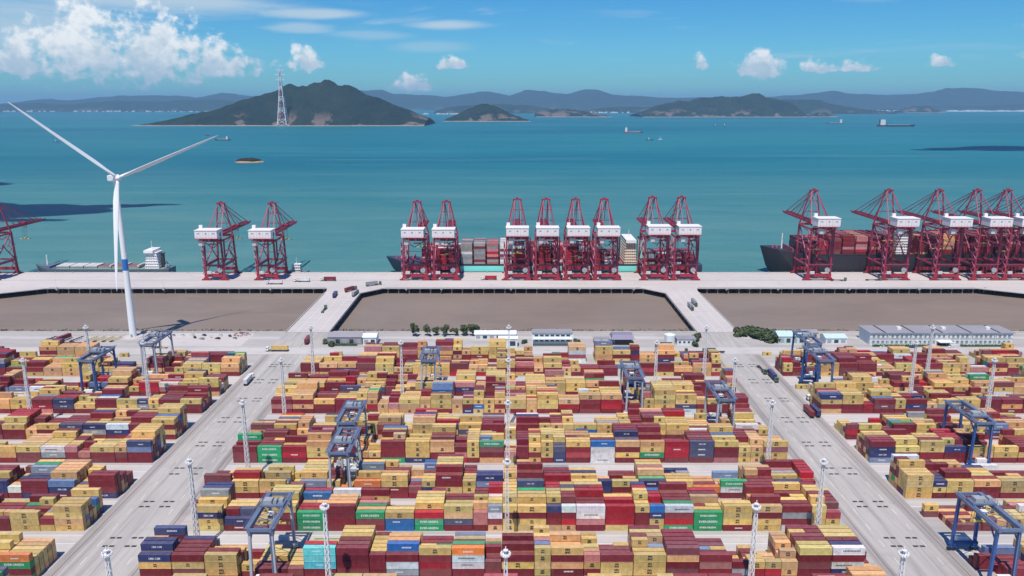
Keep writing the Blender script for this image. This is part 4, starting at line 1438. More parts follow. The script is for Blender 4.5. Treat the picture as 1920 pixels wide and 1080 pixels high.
# ------------------------------------------------------------------ shipping containers
CW, CH = 2.44, 2.9
LEN = {1: 6.06, 2: 12.19}
BAY = 6.27
ROWP = 2.88
PAL = {  # painted steel colours (linear)
    'Y': ((0.665, 0.470, 0.165), 'mustard yellow'), 'T': ((0.700, 0.400, 0.185), 'tan orange'), 'M': ((0.215, 0.018, 0.032), 'maroon'),
    'R': ((0.420, 0.012, 0.030), 'crimson'), 'N': ((0.030, 0.042, 0.150), 'navy blue'), 'B': ((0.020, 0.150, 0.420), 'bright blue'),
    'S': ((0.170, 0.240, 0.400), 'slate blue'), 'C': ((0.130, 0.620, 0.660), 'cyan'), 'E': ((0.018, 0.340, 0.135), 'bright green'),
    'W': ((0.740, 0.740, 0.740), 'white'), 'G': ((0.300, 0.320, 0.340), 'grey'), 'O': ((0.760, 0.230, 0.050), 'orange'),
    'P': ((0.520, 0.210, 0.210), 'faded pink')}
RANDC = 'YYYYYYYYYYYYYYYYYYYTTTTTTTTMMMMMMMMMMMMMMMMMMMRRRNNNSGWPPEB'

# what the photograph shows of the front rows, left to right: colours from the top tier down;
# a leading dot is a twenty-foot stack, '-' an empty twenty-foot bay
FRONT_C = {
    (-1, 'B'): 'NYMM MYMM YYYM -MM .MM CCCMM MMMMM .MMMM MWGM YMRMM OWWMM .MMM MYMM .YYYYM YMTMM .PYMT MYYM YYYM MTMMM MPMM .MGM .YRM .YRM .TTM YMMMM WMWNM YM',
    (0, 'A'): '- YNYY NM .YM YMMM EEE MMMM EMM YBB REE YTNM .PPM .GWMT .YMYY YMYY .NMMT .WMRT WWPM RRRY .YMMM .BNYY WMRE EEE YYYM TMYY MGMW',
    (0, 'B'): 'MMNN YYM YTM .TM SNY .YYY .OM OMM YYMM .MM .YNM MMYT .YYG NSMM .PM NMM RMTM YMM .NNM YMT NMM YPT OM EWM MMM NMM RWM MM',
    (1, 'A'): 'MMM EEE RRM TYYR MNM .TM .YM MMME YYYN TTMM .MPR .YYYM EMMT .PY .MMM .YMY .YYYM .NNN YMRM BWWW TMYM TYEM RRRM NNNM YMMP .YYY .TYT YMYY',
    (1, 'B'): 'MTM YMM .TT .NM YM MN .YYM MMT .TM YYM NYM YNY MMM .YY MMN .YYM .TMM .YYM YBM YTM .YYM .PTM YYM YTM WM .RNM .TM WMM YM YY',
    (2, 'A'): 'MPM TMTM YMM MMM .YTM .TRM .TT .PT YTT .TTT YYYM .TTT .YMN .YBY .YYY .TMT YYM .TTT YYYM TRM TMMM TRRM MM .YYM YYYYM YYNW .TMT YMM MM .YY TM',
    (2, 'B'): 'YYM YMM MMM .RRM .TM YBM .MM YM YYT MMM PNM .TM MMM .YY .TN TRY YYY YYM TMM MM NYY .GY .YY TRM MMM MMM',
    (3, 'A'): 'MMT TMY TNT MMT YYY .TM .YM YYT YYT MMR .TR .TR .YY YYMY MT .TM YMM .TY .TM MM MM - .M MRM MMY TM',
    (3, 'B'): '- - - - - - PPMM YYTM PMM .TTTM .YTM PTMM .YMTM .TMM YYMT YYYM YMM .TM - - - -'}
# side blocks, listed from the road outwards
FRONT_L = {
    (-1, 'A'): 'OEMEM EMM YMM', (-1, 'B'): 'OEME MEM - YMM MYM',
    (0, 'A'): 'YYTY .MY YYY MM NMM YYM SM', (0, 'B'): 'MMMN .YM SNM MMN .WM NNM YYM MYM NSM',
    (1, 'A'): 'NSMM .TMM YMM .PM .PMM WGM YMM YTM', (1, 'B'): 'YMYM MMM WNM NGM NNM YMM .TY YMM MMM',
    (2, 'A'): 'YMM MTM .YYM .NGM YYM MMM YM NNM MRP YYM', (2, 'B'): 'YYMT YYM WPM RRM .YM YMYM SNM .RYM .YY YY WY SW',
    (3, 'A'): 'TTM YYY YYM .YY .MT MTM NM YG .YN YYY YYT TT MY', (3, 'B'): '- - - MM - M TM - - - - - - - - TTTM TTTM TMTM'}
FRONT_R = {
    (-1, 'B'): '- MM NM', (0, 'A'): '- M .MM - .YY YM MTM MMM', (0, 'B'): 'YYYY .NYM YYM TMM YYM', (1, 'A'): 'MNNS YMM YYMM NMM YTM YYM MYM',
    (1, 'B'): '.MRM YMM .MM MMM YYM MPM YYM SNM TM MMM', (2, 'A'): 'NYMT YYMM .RM MMM .YYM MNM .TM YGM YYM MMM MTM MMM',
    (2, 'B'): '- - - - .YY YYY .TY .YM MTM .MM .TM YMM YM TMM', (3, 'A'): '.YYM .MM MM TTY MMM MMT .TM .TY YYM .TM MMT YYY .TTM PM MTM YMM',
    (3, 'B'): '- - M MM PM GM TM MM WM MM TM'}


def parse(txt):
    out = []
    for t in txt.split():
        if t == '-':
            out.append((1, ''))
        elif t[0] == '-':
            out.append((1, ''))
            out.append((2, t[1:]))
        elif t[0] == '.':
            out.append((1, t[1:]))
        else:
            out.append((2, t))
    return out


STACKS = []      # dict(region, block index, x0, n bays, row, y, colours bottom-up)


def rnd_col(rng, near=None):
    if near and near in 'YTMR' and rng.random() < 0.34:
        return near
    return rng.choice(RANDC)


def fill_block(region, bi, k, ab, yf):
    rng = random.Random(1000 + bi * 17 + {'C': 0, 'L': 5, 'R': 9}[region])
    table = {'C': FRONT_C, 'L': FRONT_L, 'R': FRONT_R}[region]
    seq = parse(table.get((k, ab), ''))
    nb = 45 if region == 'C' else 40
    sparse = (k, ab) == (3, 'B')
    # front row first
    pos, cols = 0, []
    while pos < nb:
        if seq:
            n, c = seq.pop(0)
            known = True
        else:
            n = 2 if rng.random() < 0.72 else 1
            h = rng.choice((2, 3, 3, 3, 4, 4))
            if sparse and rng.random() < 0.5:
                h = 0
            c = ''.join(rnd_col(rng) for _ in range(h))
            known = False
        if pos + n > nb:
            n = nb - pos
        cols.append((pos, n, c, known))
        pos += n
    for pos, n, c, known in cols:
        hfront = len(c)
        prev = c
        drift = 0
        for r in range(6):
            if r == 0:
                cc = c
            else:
                if hfront == 0:
                    h = 0 if rng.random() < (0.9 if sparse else 0.6) else rng.choice((1, 2))
                else:
                    drift = max(-2, min(1, drift + rng.choice((-1, -1, 0, 0, 1, 1)) if rng.random() < 0.62 else drift))
                    h = max(1, min(5, hfront + drift))
                if sparse and r > 3:
                    h = min(h, 1)
                cc = ''.join(rnd_col(rng, prev[q] if q < len(prev) else None) for q in range(h))
                if cc and hfront and prev[:1] in ('Y', 'T', 'M', 'R', 'N') and rng.random() < 0.35:
                    cc = (prev[:1] or cc[:1]) + cc[1:]
            prev = cc or prev
            if not cc:
                continue
            if region == 'C':
                x0 = -142.0 + pos * BAY
            elif region == 'L':
                x0 = -183.0 - (pos + n) * BAY
            else:
                x0 = 182.0 + pos * BAY
            parts = [(x0, n)]
            if r > 0 and n == 2 and rng.random() < 0.16:
                parts = [(x0, 1), (x0 + BAY, 1)]
            for px0, pn in parts:
                c2 = cc
                if len(parts) == 2:
                    c2 = ''.join(rnd_col(rng) for _ in range(max(1, len(cc) - rng.choice((0, 0, 1)))))
                STACKS.append(dict(reg=region, bi=bi, x=px0, n=pn, r=r, y=yf + r * ROWP, c=c2[::-1], f=(r == 0 and known)))


for bi, (k, ab, yf) in enumerate(BLK):
    for region in 'CLR':
        if k == -1 and ab == 'A' and region == 'R':
            continue
        fill_block(region, bi, k, ab, yf)

# keep what the frame can show, with a margin
def visible_x(s):
    z = s['y'] * 0.9735 + 0.2286 * (CAM_H - 6)
    return abs(s['x'] + 6) < (960 + 260) / F_PX * z + 8


STACKS = [s for s in STACKS if visible_x(s)]

# height map for a rough line-of-sight test
HM = {}
for s in STACKS:
    yk = round(s['y'], 2)
    row = HM.setdefault(yk, [])
    row.append((s['x'], s['x'] + s['n'] * BAY, len(s['c']) * CH))
HMY = sorted(HM)


def blocked(x, y, z):
    dx, dy, dz = -x, -y, CAM_H - z
    for yk in HMY:
        if yk + CW > y - 0.2 or yk < y - 34:
            continue
        t = (y - (yk + CW)) / y
        zz = z + dz * t
        if zz > 5 * CH:
            continue
        xx = x + dx * t
        for a, b, h in HM[yk]:
            if a <= xx < b:
                if h > zz:
                    return True
                break
    return False


BOXES = []
for s in STACKS:
    L = LEN[s['n']]
    xc = s['x'] + s['n'] * BAY / 2
    for t, c in enumerate(s['c']):
        z0 = 0.02 + t * CH
        vis = 0.0
        z = s['y'] * 0.9735 + 0.2286 * (CAM_H - z0)
        sc = F_PX / z
        u = 960 + sc * xc
        v = 195 + F_PX * (CAM_H - z0 - 1.5) / (0.9735 * z)
        if 10 < u < 1910 and v < 1076:
            for fx in (-0.3, 0.0, 0.3):
                for fz in (0.6, 2.3):
                    if not blocked(xc + fx * L, s['y'] - 0.01, z0 + fz):
                        vis += L * CH * 0.9 / 6
            if t == len(s['c']) - 1:
                for fy in (0.4, 2.0):
                    if not blocked(xc, s['y'] + fy, z0 + CH):
                        vis += L * CW * 0.45 / 2
            vis *= sc * sc
        BOXES.append(dict(x=xc, y=s['y'], z=z0, n=s['n'], c=c, vis=vis, top=(t == len(s['c']) - 1), t=t, s=s))

cand = sorted([b for b in BOXES if b['vis'] > 0], key=lambda b: -b['vis'])
IND = cand[:300]
ind_ids = set(id(b) for b in IND)


def text_mesh(name, body, width, height, mat, bold=0.02):
    cu = bpy.data.curves.new(name, 'FONT')
    cu.body = body
    cu.align_x = 'CENTER'
    cu.resolution_u = 1
    cu.space_line = 0.72
    cu.offset = bold
    o = bpy.data.objects.new(name, cu)
    COL.objects.link(o)
    dg = bpy.context.evaluated_depsgraph_get()
    me = bpy.data.meshes.new_from_object(o.evaluated_get(dg))
    bpy.data.objects.remove(o)
    co = np.empty(len(me.vertices) * 3)
    me.vertices.foreach_get('co', co)
    co = co.reshape(-1, 3)
    mn, mx = co.min(0), co.max(0)
    out = np.zeros_like(co)
    out[:, 0] = (co[:, 0] - (mn[0] + mx[0]) / 2) / (mx[0] - mn[0]) * width
    out[:, 2] = (co[:, 1] - (mn[1] + mx[1]) / 2) / (mx[1] - mn[1]) * height
    me.vertices.foreach_set('co', out.ravel())
    me.name = name
    me.materials.clear()
    me.materials.append(mat)
    me.update()
    return me


def dash_mesh(name, width, height, n, mat):
    mb = MB()
    w = width / n
    for k in range(n):
        x = -width / 2 + w * (k + 0.5)
        mb.quad_mesh([(x - w * .34, 0, -height / 2), (x + w * .34, 0, -height / 2), (x + w * .34, 0, height / 2), (x - w * .34, 0, height / 2)], [(0, 1, 2, 3)])
    return mb.mesh(name, mat)


LOGO = {'square': text_mesh('logo_mark', 'm\nsc', 1.85, 1.9, M['logo_dark'], 0.055),
        'green': text_mesh('logo_word', 'EVERGREEN', 7.4, 0.95, M['logo_white']),
        'navy': text_mesh('logo_word_navy', 'CMA CGM', 4.0, 0.85, M['logo_white']),
        'dashw': dash_mesh('logo_dashes', 3.6, 0.6, 7, M['logo_white']),
        'dashd': dash_mesh('logo_dashes_dark', 6.0, 0.55, 12, M['logo_dark'])}


def logo_for(c, n, rng):
    r = rng.random()
    if c == 'Y':
        return 'square' if r < 0.92 else None
    if c == 'T':
        return 'square' if r < 0.6 else None
    if n == 1:
        return 'dashw' if c in 'NSGB' and r < 0.5 else None
    if c == 'E':
        return 'green'
    if c == 'N':
        return 'navy' if r < 0.7 else 'dashw'
    if c in 'SGBCO':
        return 'dashw' if r < 0.7 else None
    if c == 'W':
        return 'dashd' if r < 0.6 else None
    if c in 'MR':
        return 'dashw' if r < 0.06 else None
    return None


def corr_panel(L, H, depth, n, name, mat, plane='side'):
    """trapezoid corrugation along X; stands in the XZ plane facing -Y, or lies in XY facing +Z"""
    prof = []
    p = L / n
    for k in range(n):
        x = -L / 2 + k * p
        prof += [(x, 0.0), (x + p * 0.35, 0.0), (x + p * 0.5, depth), (x + p * 0.85, depth)]
    prof.append((L / 2, 0.0))
    P, F = [], []
    for x, d in prof:
        if plane == 'side':
            P += [(x, d, 0), (x, d, H)]
        else:
            P += [(x, 0, -d), (x, H, -d)]
    for k in range(len(prof) - 1):
        F.append((2 * k, 2 * k + 2, 2 * k + 3, 2 * k + 1))
    return MB().quad_mesh(P, F).mesh(name, mat)


def container_meshes(n):
    L = LEN[n]
    m = M['box_obj']
    fr = MB()
    a = 0.16
    for sx in (-1, 1):
        for y in (a / 2, CW - a / 2):
            fr.box((sx * (L / 2 - a / 2), y, CH / 2), (a, a, CH - 0.02))
    for y in (a / 2, CW - a / 2):
        fr.box((0, y, 0.09), (L - 2 * a, a, 0.17))
        fr.box((0, y, CH - 0.07), (L - 2 * a, a, 0.11))
    for sx in (-1, 1):
        for z in (0.09, CH - 0.07):
            fr.box((sx * (L / 2 - a / 2), CW / 2, z), (a, CW - 2 * a, 0.13))
    fr.box((0, CW / 2, 0.2), (L - 2 * a, CW - 2 * a, 0.1))
    k = 22 if n == 2 else 11
    side = corr_panel(L - 2 * a, CH - 0.3, 0.05, k, 'side_panel', m)
    back = MB().quad_mesh([(L / 2 - a, 0, 0), (-L / 2 + a, 0, 0), (-L / 2 + a, 0, CH - 0.3), (L / 2 - a, 0, CH - 0.3)], [(0, 1, 2, 3)]).mesh('side_panel_back', m)
    roof = corr_panel(L - 2 * a, CW - 2 * a, 0.025, k // 2, 'roof_panel', m, 'roof')
    door = MB().box((0, 0, (CH - 0.3) / 2), (0.06, (CW - 2 * a) / 2 - 0.03, CH - 0.3))
    for q in (-0.25, 0.28):
        door.tube((0.07, q, 0.05), (0.07, q, CH - 0.35), 0.025, n=5, cap=False)
    dm = door.mesh('door', m)
    end = MB().box((0, 0, (CH - 0.3) / 2), (0.05, CW - 2 * a, CH - 0.3)).mesh('end_panel', m)
    return dict(frame=fr.mesh('container_frame', m), side=side, back=back, roof=roof, door=dm, end=end, a=a, L=L)


CM = {1: container_meshes(1), 2: container_meshes(2)}
crng = random.Random(77)


def jitter(c, rng):
    base = PAL[c][0]
    v = rng.uniform(0.76, 1.18)
    f = rng.uniform(0.0, 0.03) if rng.random() < 0.85 else rng.uniform(0.08, 0.22)
    w = rng.uniform(0.90, 1.10)
    return [min(0.9, max(0.004, (x * (1 - f) + 0.30 * f) * v * k * rng.uniform(0.95, 1.05))) for x, k in zip(base, (w, 1.0, 2 - w))]


REGN = {'C': 'centre', 'L': 'left', 'R': 'right'}
by_block = {}
# number the individual stacks of each block row, left to right, for the labels
for b in IND:
    by_block.setdefault((b['s']['reg'], b['s']['bi'], b['s']['r']), set()).add(round(b['s']['x'], 2))
allx = {}
for s in STACKS:
    allx.setdefault((s['reg'], s['bi'], s['r']), []).append(s['x'])
for k_ in allx:
    allx[k_] = sorted(allx[k_])
blocknames = {0: 'frontmost', 1: 'nearest'}
for q in range(2, 10):
    blocknames[q] = ORD[q]
used_labels = set()
for b in IND:
    cm = CM[b['n']]
    col = jitter(b['c'], crng)
    rgba = (col[0], col[1], col[2], 1.0)
    root = obj('shipping_container', cm['frame'], None, (b['x'], b['y'], b['z']))
    root.color = rgba
    a, L = cm['a'], cm['L']
    for nm, me, loc in (('side_panel', cm['side'], (0, 0.05, 0.15)), ('side_panel', cm['back'], (0, CW - 0.05, 0.15)), ('roof_panel', cm['roof'], (0, a, CH - 0.035)),
                        ('door', cm['door'], (L / 2 - 0.05, a + (CW - 2 * a) * 0.25, 0.15)), ('door', cm['door'], (L / 2 - 0.05, a + (CW - 2 * a) * 0.75, 0.15)),
                        ('end_panel', cm['end'], (-L / 2 + 0.05, CW / 2, 0.15))):
        p = obj(nm, me, root, loc)
        p.color = rgba
    lg = logo_for(b['c'], b['n'], crng)
    if lg:
        lo = obj('logo_print', LOGO[lg], root, (crng.uniform(-1.5, 1.5) if lg in ('dashw', 'dashd') and b['n'] == 2 else 0, 0.03, CH * crng.uniform(0.46, 0.60)))
        q_ = crng.uniform(0.7, 1.15) if lg != 'green' else crng.uniform(0.92, 1.05)
        lo.scale = (q_, 1, q_)
    s = b['s']
    key = (s['reg'], s['bi'], s['r'])
    xs_ = allx[key]
    idx = xs_.index(s['x']) + 1
    if s['reg'] == 'L':
        idx = len(xs_) - idx + 1
    side = {'C': 'from left', 'L': 'from left road', 'R': 'from right road'}[s['reg']]
    lab = '%s container, %s tier, %s stack %s, %s row of %s %s block' % (
        PAL[b['c']][1], ['ground', 'second', 'third', 'fourth', 'fifth'][b['t']], ORD[min(idx, 40)], side,
        'front' if s['r'] == 0 else ORD[s['r'] + 1], blocknames[s['bi']], REGN[s['reg']])
    w = lab.split()
    if len(w) > 16:
        lab = lab.replace(' from left road', ' from road').replace(' from right road', ' from road')
    assert lab not in used_labels, lab
    used_labels.add(lab)
    tag(root, lab, 'container', 'shipping containers stacked in the yard')

# every other container of the yard and of the ships' cargo: one mass


def stack_mass():
    tv = []
    # template: unit box with recessed front and roof panels
    def tmpl(L):
        i = 0.14
        d = 0.05
        V = [(-L / 2, 0, 0), (L / 2, 0, 0), (L / 2, CW, 0), (-L / 2, CW, 0), (-L / 2, 0, CH - .02), (L / 2, 0, CH - .02), (L / 2, CW, CH - .02), (-L / 2, CW, CH - .02)]
        V += [(-L / 2 + i, 0, i), (L / 2 - i, 0, i), (L / 2 - i, 0, CH - i), (-L / 2 + i, 0, CH - i)]           # 8-11 front rim inner
        V += [(-L / 2 + i, d, i), (L / 2 - i, d, i), (L / 2 - i, d, CH - i), (-L / 2 + i, d, CH - i)]           # 12-15 recessed
        zt = CH - .02
        V += [(-L / 2 + i, i, zt), (L / 2 - i, i, zt), (L / 2 - i, CW - i, zt), (-L / 2 + i, CW - i, zt)]        # 16-19 roof rim inner
        V += [(-L / 2 + i, i, zt - .04), (L / 2 - i, i, zt - .04), (L / 2 - i, CW - i, zt - .04), (-L / 2 + i, CW - i, zt - .04)]
        Fq = [(0, 1, 9, 8), (1, 5, 10, 9), (5, 4, 11, 10), (4, 0, 8, 11), (8, 9, 13, 12), (9, 10, 14, 13), (10, 11, 15, 14), (11, 8, 12, 15), (12, 13, 14, 15),
              (4, 5, 17, 16), (5, 6, 18, 17), (6, 7, 19, 18), (7, 4, 16, 19), (16, 17, 21, 20), (17, 18, 22, 21), (18, 19, 23, 22), (19, 16, 20, 23), (20, 21, 22, 23),
              (1, 2, 6, 5), (2, 3, 7, 6), (3, 0, 4, 7)]
        return np.array(V), np.array(Fq)
    T = {n: tmpl(LEN[n]) for n in (1, 2)}
    occ = {}
    for s in STACKS:
        occ[(s['bi'], s['reg'], s['r'], round(s['x'], 1))] = len(s['c'])
    rng = random.Random(5)
    verts, faces, cols = [], [], []
    lv, lf, lm = [], [], []
    nv = 0
    lst = []
    for b in BOXES:
        if id(b) in ind_ids:
            continue
        lst.append((b['x'], b['y'], b['z'], b['n'], b['c'], b['vis'] > 0))
    for x, y, z, n, c in SHIP_BOX:
        lst.append((x + 6.1, y, z, n, c, False))
    lg_cache = {}
    for k, me in LOGO.items():
        co = np.empty(len(me.vertices) * 3)
        me.vertices.foreach_get('co', co)
        lg_cache[k] = (co.reshape(-1, 3), [tuple(p.vertices) for p in me.polygons], 2 if me.materials[0] is M['logo_dark'] else 3)
    # a solid low-polygon version of the square mark for the far boxes
    mb = MB()
    for zz, ww in ((0.42, 1.3), (-0.46, 1.6)):
        mb.quad_mesh([(-ww / 2, 0, zz - .36), (ww / 2, 0, zz - .36), (ww / 2, 0, zz + .36), (-ww / 2, 0, zz + .36)], [(0, 1, 2, 3)])
    lg_cache['square'] = (np.array(mb.v), mb.f, 2)
    mb = MB().quad_mesh([(-3.6, 0, -.42), (3.6, 0, -.42), (3.6, 0, .42), (-3.6, 0, .42)], [(0, 1, 2, 3)])
    nlv = 0
    for x, y, z, n, c, vis in lst:
        V, Fq = T[n]
        verts.append(V + np.array((x, y, z)))
        faces.append(Fq + nv)
        nv += len(V)
        cols.append(jitter(c, rng))
        if vis:
            lg = logo_for(c, n, rng)
            if lg:
                co, pf, mi = lg_cache[lg]
                lv.append(co + np.array((x, y + 0.02, z + CH * 0.52)))
                lf += [tuple(i + nlv for i in f) for f in pf]
                lm += [mi] * len(pf)
                nlv += len(co)
    V = np.concatenate(verts)
    Fa = np.concatenate(faces)
    nb = len(V)
    LV = np.concatenate(lv)
    allf = Fa.tolist() + [tuple(i + nb for i in f) for f in lf]
    me = bpy.data.meshes.new('container_stacks')
    me.from_pydata(np.concatenate([V, LV]).tolist(), [], allf)
    for m in (M['box_attr'], M['box_attr'], M['logo_dark'], M['logo_white']):
        me.materials.append(m)
    me.polygons.foreach_set('material_index', [0] * len(Fa) + lm)
    at = me.attributes.new('col', 'FLOAT_COLOR', 'FACE')
    ca = np.ones((len(allf), 4), dtype=np.float32)
    ca[:len(Fa), :3] = np.repeat(np.array(cols), len(T[1][1]), axis=0)
    at.data.foreach_set('color', ca.ravel())
    me.update()
    o = obj('container_stacks', me)
    tag(o, 'remaining stacked shipping containers filling the yard and the ships behind', 'containers', kind='stuff')
    print('containers in all', len(lst) + len(IND), 'faces', len(allf))


stack_mass()
# ------------------------------------------------------------------ buildings of the service strip


def window_grid(parent, x0, x1, y, zs, n, w, h, name='window'):
    me = MB().box((0, 0, 0), (w, 0.12, h)).mesh('window', M['pane'])
    sill = MB().box((0, -0.12, -h / 2 - 0.12), (w + 0.3, 0.35, 0.16)).mesh('sill', M['concrete_pale'])
    for z in zs:
        for k in range(n):
            o = obj(name, me, parent, (x0 + (x1 - x0) * (k + 0.5) / n, y - 0.05, z))
            obj('sill', sill, o)


def office_building():
    x0, x1, y0, y1, h = 271.0, 379.0, 569.0, 588.0, 9.4
    root = empty('office_building', ((x0 + x1) / 2, y0, 0))
    W = (x1 - x0) / 2
    MB().box2((-W, 0, 0), (W, y1 - y0, h)).build('wall', M['wall_white'], root)
    rf = MB().box2((-W - 1, -1, h), (W + 1, y1 - y0 + 1, h + 0.5)).build('roof', M['roof_grey'], root)
    for q in range(5):
        x = -W + (q + 0.5) * 2 * W / 5
        MB().box2((x - 0.5, -0.6, h + 0.5), (x + 0.5, y1 - y0 + 0.6, h + 0.75)).build('roof_seam', M['dark'], rf)
    for q in (-30, 4, 38):
        MB().box2((q, 8, h + 0.5), (q + 3, 11, h + 2.2)).build('roof_vent', M['white'], rf)
    MB().box2((-W, -0.25, 5.0), (W, -0.01, 5.6)).build('string_course', M['concrete_pale'], root)
    window_grid(root, -W + 1, W - 1, -0.02, (2.8, 7.1), 30, 1.7, 1.3)
    MB().box2((-3.5, -5, 3.2), (7, 0, 3.7)).build('entrance_canopy', M['white'], root)
    MB().box2((-2.5, -0.2, 0), (6, -0.02, 3.1)).build('entrance_door', M['dark'], root)
    for q in range(12):
        MB().box((-W + 4.5 + q * 9.0, -0.2, h / 2), (0.5, 0.4, h)).build('pilaster', M['wall_white'], root)
    tag(root, 'long white two storey office building with grey roof at the right', 'building')


office_building()


def gate_building():
    root = empty('canopy_building', (30.5, 566.0, 0))
    MB().box2((-15, 3, 0), (15, 12, 9.2)).build('wall', M['wall_white'], root)
    MB().box2((-15.6, 2.4, 9.2), (15.6, 12.6, 9.9)).build('roof', M['roof_grey'], root)
    MB().box2((-15, -1.5, 5.6), (15, 2.9, 6.2)).build('front_canopy', M['wall_white'], root)
    for x in (-15.2, 15.2):
        MB().box((x, -0.5, 4.6), (0.7, 0.7, 9.2)).build('column', M['white'], root)
    for q in range(7):
        MB().box((-12 + q * 4, 2.92, 4.0), (2.8, 0.12, 2.2)).build('window', M['glass'], root)
        MB().box((-12 + q * 4, 2.92, 7.6), (2.8, 0.12, 1.2)).build('window', M['glass'], root)
    MB().box2((-14.6, 2.8, 0), (14.6, 2.96, 2.6)).build('shutter', M['wall_mint'], root)
    tag(root, 'white building with grey roof and front canopy behind the middle stacks', 'building')


gate_building()


def pavilion():
    root = empty('dark_roof_shelter', (84, 573, 0))
    pts = [(-8.5, -6), (8.5, -6), (8.5, 8), (-8.5, 8)]
    mb = MB()
    mb.loft([[(x * 1.05, y * 1.05, 5.0) for x, y in pts], [(x * 0.9, y * 0.55 + 1, 7.6) for x, y in pts]])
    mb.build('roof', M['roof_dark'], root)
    MB().box2((-6.5, -4.0, 0), (6.5, 7, 4.9)).build('wall', M['roof_grey'], root)
    MB().box2((-6.2, -4.15, 0.1), (6.2, -4.02, 4.2)).build('door', M['dark'], root)
    MB().box2((-22, -1, 3.6), (-9.2, 5, 4.1)).build('side_canopy', M['roof_grey'], root)
    for x in (-21.5, -15.5, -9.8):
        for y in (-0.6, 4.6):
            MB().box((x, y, 1.8), (0.3, 0.3, 3.6)).build('post', M['grey_steel'], root)
    tag(root, 'shed with dark violet roof and side canopy near the basin', 'shed')


pavilion()


def tank_house():
    root = empty('tank_house', (120, 572, 0))
    MB().tube((0, 0, 0), (0, 0, 7.5), 4.2, n=20).tube((0, 0, 7.5), (0, 0, 8.6), 4.2, 1.0, 20).build('tank', M['wall_white'], root)
    MB().box2((5, -4, 0), (19, 5, 4.6)).build('wall', M['wall_white'], root)
    MB().box2((4.6, -4.4, 4.6), (19.4, 5.4, 5.1)).build('roof', M['roof_grey'], root)
    for q in range(4):
        MB().box((7 + q * 3.4, -4.05, 2.6), (1.6, 0.12, 1.5)).build('window', M['glass'], root)
    MB().beam((-3.4, -2.9, 0.2), (-3.4, -2.9, 8.2), 0.5, 0.15).build('ladder', M['grey_steel'], root)
    tag(root, 'white round tank with low annex beside the right trestle', 'tank house')


tank_house()


def gable_shed(name, x, y, w, d, h, wall, roof, label, cat='shed'):
    root = empty(name, (x, y, 0))
    MB().box2((-w / 2, 0, 0), (w / 2, d, h)).build('wall', wall, root)
    mb = MB()
    o = 0.5
    mb.quad_mesh([(-w / 2 - o, -o, h), (w / 2 + o, -o, h), (w / 2 + o, d / 2, h + d * .16), (-w / 2 - o, d / 2, h + d * .16), (w / 2 + o, d + o, h), (-w / 2 - o, d + o, h)],
                 [(0, 1, 2, 3), (3, 2, 4, 5), (0, 3, 5), (1, 4, 2), (0, 5, 4, 1)])
    mb.build('roof', roof, root)
    n = max(2, int(w / 5))
    for k in range(n):
        MB().box((-w / 2 + w * (k + .5) / n, -0.04, h * 0.45), (w / n * 0.6, 0.12, h * 0.55)).build('door' if k % 2 == 0 else 'window', M['grey_steel'] if k % 2 == 0 else M['glass'], root)
    tag(root, label, cat)


gable_shed('mint_shed', 213, 572, 20, 15, 6, M['wall_mint'], M['wall_mint'], 'pale mint coloured shed beside the bushes right of the road')
gable_shed('grey_shed', -127, 570, 26, 14, 6, M['roof_grey'], M['roof_grey'], 'low dark grey shed with hedge beside the left trestle')
gable_shed('white_store', -108, 569, 10, 12, 6, M['wall_white'], M['wall_white'], 'small white store right of the low grey shed')
gable_shed('long_white_shed', -13, 584, 32, 11, 4, M['wall_white'], M['wall_white'], 'long low white roofed shed on the basin edge by the middle mast')
gable_shed('kiosk', -3, 563.6, 14, 8, 6.5, M['wall_white'], M['wall_white'], 'blocky white kiosk at the foot of the far middle mast', 'kiosk')
gable_shed('low_shed', 247, 572, 16, 12, 4.5, M['wall_white'], M['wall_mint'], 'small shed left of the long office building')
gable_shed('low_shed', 232, 585, 12, 9, 5, M['cream'], M['roof_grey'], 'cream shed behind the blue gantry cranes')

# ------------------------------------------------------------------ trees, bushes, hedges


def crown_mesh(seed, r, h, n, leaf):
    rng = random.Random(seed)
    mb = MB()
    clumps = [(rng.uniform(-.62, .62) * r, rng.uniform(-.62, .62) * r, rng.uniform(0.15, .9) * h, rng.uniform(.28, .5) * r) for _ in range(11)]
    for k in range(n):
        cx, cy, cz, cr = rng.choice(clumps)
        v = Vector((rng.gauss(0, 1), rng.gauss(0, 1), rng.gauss(0, .8))).normalized() * cr * rng.uniform(0.55, 1.05)
        p = Vector((cx, cy, cz)) + v
        nrm = (v.normalized() + Vector((rng.uniform(-.7, .7), rng.uniform(-.7, .7), rng.uniform(-.2, .9)))).normalized()
        u = nrm.orthogonal().normalized()
        t = nrm.cross(u)
        s = leaf * rng.uniform(0.6, 1.3)
        mb.quad_mesh([p - u * s - t * s * .6, p + u * s - t * s * .6, p + u * s + t * s * .6, p - u * s + t * s * .6], [(0, 1, 2, 3)])
    return mb.mesh('crown', M['leaf'])


CROWNS = [crown_mesh(s, 4.2, 6.0, 900, 0.55) for s in (1, 2, 3)]
BUSHES = [crown_mesh(s, 3.2, 3.0, 700, 0.5) for s in (4, 5, 6)]


def trunk_mesh(seed, h):
    rng = random.Random(seed)
    mb = MB().tube((0, 0, -0.3), (0, 0, h), 0.32, 0.16, 7)
    for k in range(5):
        a = rng.uniform(0, 6.28)
        mb.tube((0, 0, h * rng.uniform(.55, .95)), (math.cos(a) * 1.8, math.sin(a) * 1.8, h + rng.uniform(0.8, 2.4)), 0.13, 0.05, 5)
    return mb.mesh('trunk', M['trunk'])


TRUNKS = [trunk_mesh(s, 3.2) for s in (1, 2, 3)]
BTRUNKS = [trunk_mesh(s, 1.0) for s in (4, 5, 6)]


